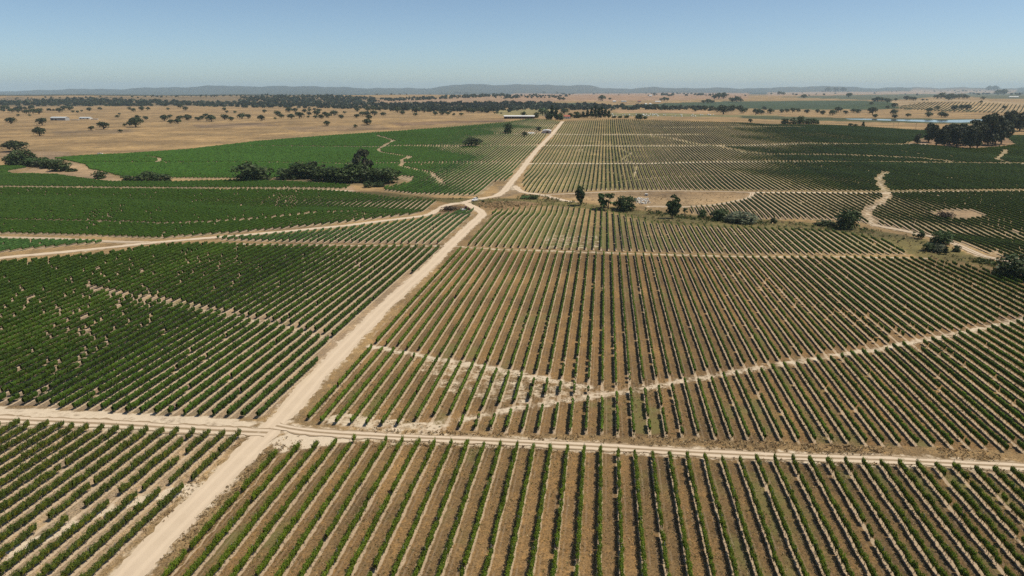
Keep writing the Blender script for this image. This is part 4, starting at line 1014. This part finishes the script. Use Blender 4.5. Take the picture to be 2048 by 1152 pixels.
tufts('bank_growth', 'tangled weeds and low shrubs along the stream bank', 'undergrowth', [
    ([(700, 386), (880, 397), (960, 398), (1060, 396), (1130, 402), (1200, 410), (1290, 422), (1400, 432), (1560, 441), (1700, 452), (1760, 462), (1850, 478), (1960, 515), (2100, 542), (2100, 568), (1960, 536), (1840, 515), (1773, 482), (1731, 474), (1661, 462), (1524, 457), (1374, 449), (1299, 444), (1249, 430), (1204, 419), (1106, 410), (1050, 412), (985, 419), (935, 410), (870, 401), (780, 395), (740, 389)], 2600, .75, GRN + DRY[:2]),
    ([(1040, 390), (1100, 394), (1150, 405), (1140, 409), (1060, 401), (1035, 398)], 260, 1.0, GRN),
    ([(1290, 420), (1360, 430), (1440, 437), (1560, 445), (1560, 449), (1400, 444), (1300, 432)], 320, 1.1, GRN[:3]),
    ([(1590, 446), (1680, 450), (1760, 462), (1750, 466), (1660, 458), (1590, 452)], 200, 1.0, GRN[:3]), ([(1940, 515), (2050, 538), (2050, 548), (1940, 524)], 160, 1.1, GRN[:3]),
    ([(960, 405), (1040, 404), (1080, 409), (1000, 418), (955, 413)], 500, .6, DRY), ([(875, 424), (905, 412), (930, 413), (945, 418), (925, 422)], 300, .7, DRY[1:2] + DRY[3:]),
    ([(1110, 393), (1250, 386), (1400, 386), (1490, 388), (1420, 409), (1300, 411), (1200, 404)], 500, .55, DRY)], 12)
# ------------------------------------------------------------------ farm buildings
M['white_wall'] = plain('limewash', (.64, .62, .58), .9, .08, .6); M['grey_wall'] = plain('grey render', (.36, .35, .34), .9, .15, .5)
M['pink_wall'] = plain('pale pink render', (.52, .43, .40), .9, .12, .5); M['white_roof'] = plain('white sheet roof', (.64, .64, .63), .5, .06, .4)
M['blue_roof'] = plain('pale sheet roof', (.42, .45, .47), .5, .08, .4); M['red_roof'] = plain('red tiles', (.33, .11, .075), .85, .2, 1.2)
M['dark_open'] = plain('dark opening', (.035, .03, .03), .9, .2, 1); M['brown_door'] = plain('brown door', (.10, .045, .03), .7, .2, 1)
M['brick'] = plain('brown brick', (.17, .095, .075), .9, .2, .8); M['concrete'] = plain('concrete', (.56, .53, .48), .9, .1, .5)
M['stone'] = plain('pale stone', (.60, .57, .52), .9, .25, 1.5); M['bale_wrap'] = plain('white wrap', (.78, .78, .74), .45, .05, 1)
M['glass'] = plain('dark glass', (.02, .025, .03), .15, .1, 1); M['white_paint'] = plain('white paint', (.78, .78, .78), .35, .04, 1)
M['red_paint'] = plain('dark red paint', (.085, .022, .02), .45, .1, 1); M['tyre'] = plain('tyre', (.025, .024, .023), .9, .2, 2)
M['steel'] = plain('steel', (.45, .45, .45), .5, .1, 1); M['pole_wood'] = plain('weathered pole', (.14, .12, .10), .95, .2, 2)
def gable(name, px, py, wpx, dep, hpx, rise, wall, roof, label, cat, doors=(), windows=(), rz=0.0, over=.35):
    """a ridge-roofed building whose long side faces the camera; doors and windows as (from, to, bottom, top) shares of that side"""
    x, y, z = at(px, py); k = ppm(x, y, z); w, h = wpx / k, hpx / k; hw, hd = w / 2, dep / 2; rs = rise / k
    r = tag(obj(name, None, loc=(x, y + hd, z), rz=rz), label, cat)
    MB().prism([(-hd, -.5), (hd, -.5), (hd, h), (0, h + rs), (-hd, h)], -hw, hw).build('wall', M[wall], r)
    e = rs * over / hd
    MB().prism([(-hd - over, h - e + .02), (0, h + rs + .02), (hd + over, h - e + .02), (hd + over, h - e + .24), (0, h + rs + .26), (-hd - over, h - e + .24)], -hw - over, hw + over).build('roof', M[roof], r)
    for a, b, c, d, m in doors: MB().box(-hw + a * w, -hw + b * w, -hd - .06, -hd + .3, c * h, d * h).build('door', M[m], r)
    for a, b, c, d in windows:
        o = MB().box(-hw + a * w, -hw + b * w, -hd - .05, -hd + .2, c * h, d * h).build('window', M['glass'], r)
        MB().box(-hw + a * w - .1, -hw + b * w + .1, -hd - .14, -hd - .01, c * h - .15, c * h - .01).build('sill', M['concrete'], o)
    return r
gable('long_barn', 1038.5, 237.3, 61, 10, 4.4, 1.6, 'brick', 'white_roof', 'long low brown barn with a white sheet roof beside the farm', 'barn', [(.02 + .12 * i, .10 + .12 * i, 0, .72, 'dark_open') for i in range(8)])
gable('farm_house', 1133.5, 237.5, 13, 8, 4.2, 2.6, 'white_wall', 'red_roof', 'white house with a red tiled roof at the end of the road', 'house', [(.42, .52, 0, .62, 'brown_door')], [(.12, .24, .4, .75), (.7, .84, .4, .75)])
gable('white_house', 1093.5, 233.5, 6, 6, 4.5, 2, 'white_wall', 'white_roof', 'small white gable house among the farm trees', 'house', [(.4, .58, 0, .6, 'brown_door')], [(.1, .25, .4, .7)], R(70))
gable('long_shed', 116, 241, 30, 12, 5.0, 1.8, 'grey_wall', 'blue_roof', 'long grey shed with pale blue-white roof on the pasture', 'shed', [(.05, .2, 0, .7, 'dark_open'), (.3, .42, 0, .6, 'dark_open')], [(.55 + .1 * i, .6 + .1 * i, .45, .75) for i in range(4)])
gable('pasture_house', 169, 238.6, 21, 9, 2.6, 1.6, 'white_wall', 'blue_roof', 'low white building with pale roof past the long grey shed', 'farm building', [(.1, .2, 0, .8, 'dark_open'), (.7, .85, 0, .8, 'dark_open')], [(.35, .45, .35, .75)])
for px, py, w, h, m, lb in [(189, 239.2, 14, 1.6, 'concrete', 'low pale concrete wall beside the white pasture building'), (150, 240.3, 16, .9, 'concrete', 'pale concrete slab between the two pasture buildings')]:
    x, y, z = at(px, py); k = ppm(x, y, z); r = tag(obj('concrete_wall', None, loc=(x, y, z)), lb, 'wall')
    MB().box(-w / k / 2, w / k / 2, -1, 1, -.4, h / k).build('body', M[m], r); MB().box(-w / k / 2 - .1, w / k / 2 + .1, -1.1, 1.1, h / k, h / k + .15).build('coping', M['white_wall'], r)
for px, py, w, h, rf, wl, lb in [(1229, 204.5, 6, 2, 'white_roof', 'white_wall', 'tiny white farmhouse far off, nearest the lone round tree'), (1248, 204, 10, 1.2, 'blue_roof', 'grey_wall', 'far low grey shed between two tiny farmhouses'),
                             (1279, 204.6, 6, 2.4, 'red_roof', 'pink_wall', 'tiny pinkish farmhouse on the far green field edge'), (1316, 204.6, 11, 1.4, 'white_roof', 'white_wall', 'long white shed at the far dark green field'),
                             (1301, 193, 6, 2, 'white_roof', 'white_wall', 'white building before the far dark hilltop trees'), (2028, 195, 19, 1.2, 'white_roof', 'white_wall', 'long white building far away beyond the striped knoll'),
                             (1292, 209, 4, 1.2, 'white_roof', 'white_wall', 'small white hut at the near edge of the far farm'), (1301, 209, 4, 1.3, 'white_roof', 'white_wall', 'second small white hut at the far farm edge')]:
    gable('far_building', px, py, w, 10, h, 1.0, wl, rf, lb, 'building', [(.4, .55, 0, .7, 'dark_open')], [(.15, .25, .4, .8), (.7, .8, .4, .8)])
def round_shed():
    x, y, z = at(1093.5, 266.8); k = ppm(x, y, z); w, h = 16.5 / k, 5.0 / k; L = 13
    r = tag(obj('round_shed', None, loc=(x, y, z), rz=R(-4)), 'pale shed with a rounded white roof and brown door beside the dirt road', 'shed')
    arc = [(w / 2 * math.cos(a), h * .78 + h * .40 * math.sin(a)) for a in np.linspace(0, math.pi, 13)]
    MB().prism([(-w / 2, -.4), (w / 2, -.4)] + arc, 0, L, 'y').build('wall', M['pink_wall'], r)
    out = [(1.04 * p, q + .05) for p, q in arc]; out2 = [(1.07 * p, q + .35) for p, q in arc]
    MB().prism(out + out2[::-1], -.5, L + .4, 'y').build('roof', M['white_roof'], r)
    MB().box(-.6, 2.2, -.08, .2, 0, h * .78).build('door', M['brown_door'], r)
    MB().box(w / 2 - .05, w / 2 + .25, -.25, .3, -.3, h * .95).build('buttress', M['white_wall'], r)
    MB().box(-w / 2 - .25, -w / 2 + .05, -.25, .3, -.3, h * .95).build('buttress', M['white_wall'], r)
round_shed()
# white things by the shed, white bundles on the strip beyond the slope
for i, (px, py, s) in enumerate([(1061.5, 267, 1.6), (1066, 266.6, 1.2), (1057, 266.2, 1.1)]):
    x, y, z = at(px, py); tag(MB().prism([(-s, -.2), (s, -.2), (s * .8, s * .8), (-s * .7, s)], -s, s).build('white_sack', M['bale_wrap'], None, (x, y, z), .4 * i), f'{ordinal(i + 1)} white sack beside the round-roofed shed, counted by size', 'sack', 'white sacks by the shed')
bale = MB(); bale.tube([(-.85, 0, .75), (-.8, 0, .75), (.8, 0, .75), (.85, 0, .75)], [.55, .78, .78, .55], 10); bale = bale.data('white_bale', M['bale_wrap'], True)
rb = random.Random(5); BALES = []
for i in range(54):
    t = rb.random(); BALES.append((1222 + 205 * t, 229.2 + rb.choice([0, 0, .6, 1.4, 2.6, 3.4]) + 1.2 * t + rb.uniform(-.4, .4)))
for i, (px, py) in enumerate(sorted(BALES)):
    x, y, z = at(px, py)
    tag(obj('white_bale', bale, None, (x, y, z - .05), rb.uniform(0, 3.1), rb.uniform(.8, 1.5)), f'{ordinal(i + 1)} white bundle from the left on the pale green strip', 'bale', 'white bundles on the green strip')
# utility poles on the tan strip
for px, py, h, lb in [(1786, 258, 12, 'thin utility pole on the tan strip, first of three'), (1795, 259, 14, 'taller utility pole on the tan strip, second of three'), (1831, 259.5, 13, 'utility pole on the tan strip nearest the dark grove')]:
    x, y, z = at(px, py); k = ppm(x, y, z); r = tag(obj('utility_pole', None, loc=(x, y, z)), lb, 'pole')
    MB().tube([(0, 0, -.5), (0, 0, h / k)], [.16, .11], 7).build('pole', M['pole_wood'], r); MB().box(-.9, .9, -.06, .06, h / k - .7, h / k - .55).build('crossarm', M['pole_wood'], r)

# ------------------------------------------------------------------ vehicles
def wheel(parent, x, y, r, w):
    o = MB().tube([(x, y - w / 2, r), (x, y - w / 2 + .03, r), (x, y + w / 2 - .03, r), (x, y + w / 2, r)], [r * .9, r, r, r * .9], 14).build('wheel', M['tyre'], parent, smooth=False)
    MB().tube([(x, y - w / 2 - .012, r), (x, y + w / 2 + .012, r)], [r * .55, r * .55], 10).build('rim', M['steel'], o)
def pickup():
    x, y, z = at(949.5, 402.0); a, b = unproject([(955, 399), (941, 402.5)]); ang = math.atan2(b[1] - a[1], b[0] - a[0])
    r = tag(obj('white_car', None, loc=(x, y, z + .08), rz=ang), 'white car driving on the dirt road near the junction', 'car')
    MB().prism([(-2.1, .35), (2.05, .35), (2.12, .75), (1.95, .92), (.95, 1.05), (-2.05, 1.08), (-2.15, .8)], -.85, .85, 'y').build('body', M['white_paint'], r)
    MB().prism([(-1.95, 1.07), (.95, 1.04), (.35, 1.52), (-.1, 1.58), (-1.6, 1.55)], -.76, .76, 'y').build('cabin', M['white_paint'], r)
    MB().prism([(.98, 1.06), (.40, 1.50), (.33, 1.50), (.91, 1.06)], -.68, .68, 'y').build('windscreen', M['glass'], r)
    MB().prism([(-1.99, 1.10), (-1.66, 1.50), (-1.60, 1.50), (-1.93, 1.10)], -.66, .66, 'y').build('rear_window', M['glass'], r)
    for s in (-1, 1):
        MB().prism([(.72, 1.12), (.30, 1.46), (-.35, 1.48), (-.35, 1.12)], s * .765 - .01, s * .765 + .01, 'y').build('side_window', M['glass'], r)
        MB().prism([(-.45, 1.12), (-.45, 1.48), (-1.5, 1.46), (-1.7, 1.12)], s * .765 - .01, s * .765 + .01, 'y').build('side_window', M['glass'], r)
        MB().box(2.02, 2.13, s * .62 - .17, s * .62 + .17, .68, .82).build('headlight', M['steel'], r)
        MB().box(-2.16, -2.06, s * .66 - .1, s * .66 + .1, .72, .98).build('tail_light', M['red_paint'], r)
        for wx in (-1.3, 1.3): wheel(r, wx, s * .76, .33, .22)
pickup()
def tractor():
    x, y, z = at(933.5, 422); r = tag(obj('tractor', None, loc=(x, y, z), rz=R(12)), 'dark red tractor parked at the row ends by the junction', 'tractor')
    MB().prism([(.0, .75), (1.75, .75), (1.75, 1.25), (1.6, 1.42), (.0, 1.5)], -.34, .34, 'y').build('bonnet', M['red_paint'], r)
    MB().box(-.9, .9, -.28, .28, .55, .85).build('chassis', M['tyre'], r)
    c = MB().prism([(-1.0, 1.0), (.05, 1.0), (.0, 2.3), (-.85, 2.3)], -.55, .55, 'y').build('cab', M['glass'], r)
    MB().box(-1.05, .15, -.66, .66, 2.3, 2.42).build('cab_roof', M['red_paint'], r)
    for s in (-1, 1):
        wheel(r, -.55, s * .72, .78, .42); wheel(r, 1.35, s * .62, .45, .28)
        MB().prism([(-1.3, 1.35), (-.95, 1.66), (-.2, 1.66), (.15, 1.35), (.1, 1.3), (-.25, 1.58), (-.9, 1.58), (-1.25, 1.3)], s * .7 - .25, s * .7 + .25, 'y').build('mudguard', M['red_paint'], r)
    MB().tube([(1.0, 0, 1.4), (1.0, 0, 2.2)], [.05, .05], 6).build('exhaust', M['tyre'], r)
    x, y, z = at(926.3, 422.4); t = tag(obj('trailer', None, loc=(x, y, z), rz=R(12)), 'small pale trailer hitched behind the dark red tractor', 'trailer')
    MB().prism([(-1.2, .65), (1.2, .65), (1.3, 1.25), (-1.3, 1.25)], -.75, .75, 'y').build('bed', M['white_paint'], t); MB().box(1.2, 2.1, -.06, .06, .55, .66).build('drawbar', M['tyre'], t)
    for s in (-1, 1): wheel(t, -.1, s * .82, .4, .22)
tractor()
# ------------------------------------------------------------------ small things on the waste ground
def rubble():
    P = poly([(1268, 398), (1282, 396), (1296, 398), (1302, 406), (1290, 409), (1274, 407)], 3); r = np.random.default_rng(9); lo, hi = P.min(0), P.max(0)
    q = r.uniform(lo, hi, (600, 2)); q = q[inside(q[:, 0], q[:, 1], P)][:130]; m = MB()
    for x, y in q:
        s = r.uniform(.12, .5); z = float(H(x, y)) + r.uniform(0, .35); b = len(m.v)
        m.box(-s, s, -s * r.uniform(.5, 1), s * r.uniform(.5, 1), -s * .6, s * .6); A = r.normal(0, 1, (3, 3)); Q, _ = np.linalg.qr(A)
        for i in range(b, len(m.v)): m.v[i] = tuple(Q @ np.array(m.v[i]) * (1 + r.normal(0, .12)) + (x, y, z))
    tag(m.build('rubble', M['stone']), 'heap of white broken stone on the brown waste ground', 'rubble', None, 'stuff')
rubble()
x, y, z = at(1292.5, 391.5); r = tag(obj('concrete_box', None, loc=(x, y, z), rz=.2), 'small white concrete box with a dark opening on the waste ground', 'well box')
MB().box(-.7, .7, -.7, .7, -.2, 1.0).build('body', M['concrete'], r); MB().box(-.85, .85, -.85, .85, 1.0, 1.2).build('lid', M['white_wall'], r); MB().box(-.5, .35, -.73, -.5, .15, .85).build('opening', M['dark_open'], r)
x, y, z = at(200, 308); m = MB(); rr = np.random.default_rng(2)
for i in range(4):
    b = len(m.v); s = .9 + .5 * rr.random(); m.box(-s, s, -.6 * s, .6 * s, -.3, s * .7)
    for j in range(b, len(m.v)): m.v[j] = tuple(np.array(m.v[j]) * (1 + rr.normal(0, .18, 3)) + ((i - 1.5) * .9, rr.normal(0, .1), 0))
tag(m.build('white_rocks', M['white_wall'], None, (x, y, z)), 'white rocks at the edge of the pasture above the vines', 'rocks')
TCOL['brown'] = (.085, .060, .042)
tree('brush_heap', 'bush', 1889, 437, 30, 14, 'dark brown brush heap on the bare patch among the vines', 'brush heap', None, 'brown')
tree('brush_heap', 'bush', 898, 420, 30, 8, 'low purple-brown mound of dry brush at the road junction', 'brush heap', None, 'brown')
tree('low_bush', 'bush', 966, 404.5, 7, 5, 'tiny dark bush on the dry ground beside the road junction', 'bush')
tree('low_bush', 'bush', 954, 397, 5, 5, 'tiny dark bush right behind the white car', 'bush')

# ------------------------------------------------------------------ the river beyond the slope
def river():
    m, t, b = new_mat('water', .08); g = G(t); b.inputs['Base Color'].default_value = (.06, .09, .13, 1); b.inputs['Specular IOR Level'].default_value = .5
    g.link(g.bump(g.noise(g.pos(), .6, 3), .03, .3), b.inputs['Normal'])
    P = unproject(dens([(1690, 237.5), (1740, 237.6), (1786, 239), (1886, 240.2), (1960, 239), (1975, 240), (1960, 244), (1920, 245.2), (1870, 244.6), (1800, 242), (1740, 240), (1700, 239)], 8, True))
    me = bpy.data.meshes.new('river'); me.from_pydata([(p[0], p[1], WATER_Z + .12) for p in P], [], [tuple(range(len(P)))]); me.materials.append(m); me.update()
    tag(obj('river', me), kind='structure')
river()

# ------------------------------------------------------------------ the air: pale haze over the whole country
hz = MB().box(-39000, 39000, -400, 24500, -90, 190)
hm = bpy.data.materials.new('haze'); hm.use_nodes = True; t = hm.node_tree; t.nodes.clear()
o = t.nodes.new('ShaderNodeOutputMaterial'); v = t.nodes.new('ShaderNodeVolumePrincipled')
v.inputs['Color'].default_value = HAZE_COL; v.inputs['Density'].default_value = HAZE_DENS; v.inputs['Anisotropy'].default_value = 0.0
t.links.new(v.outputs[0], o.inputs['Volume'])
tag(hz.build('haze', hm), kind='stuff')
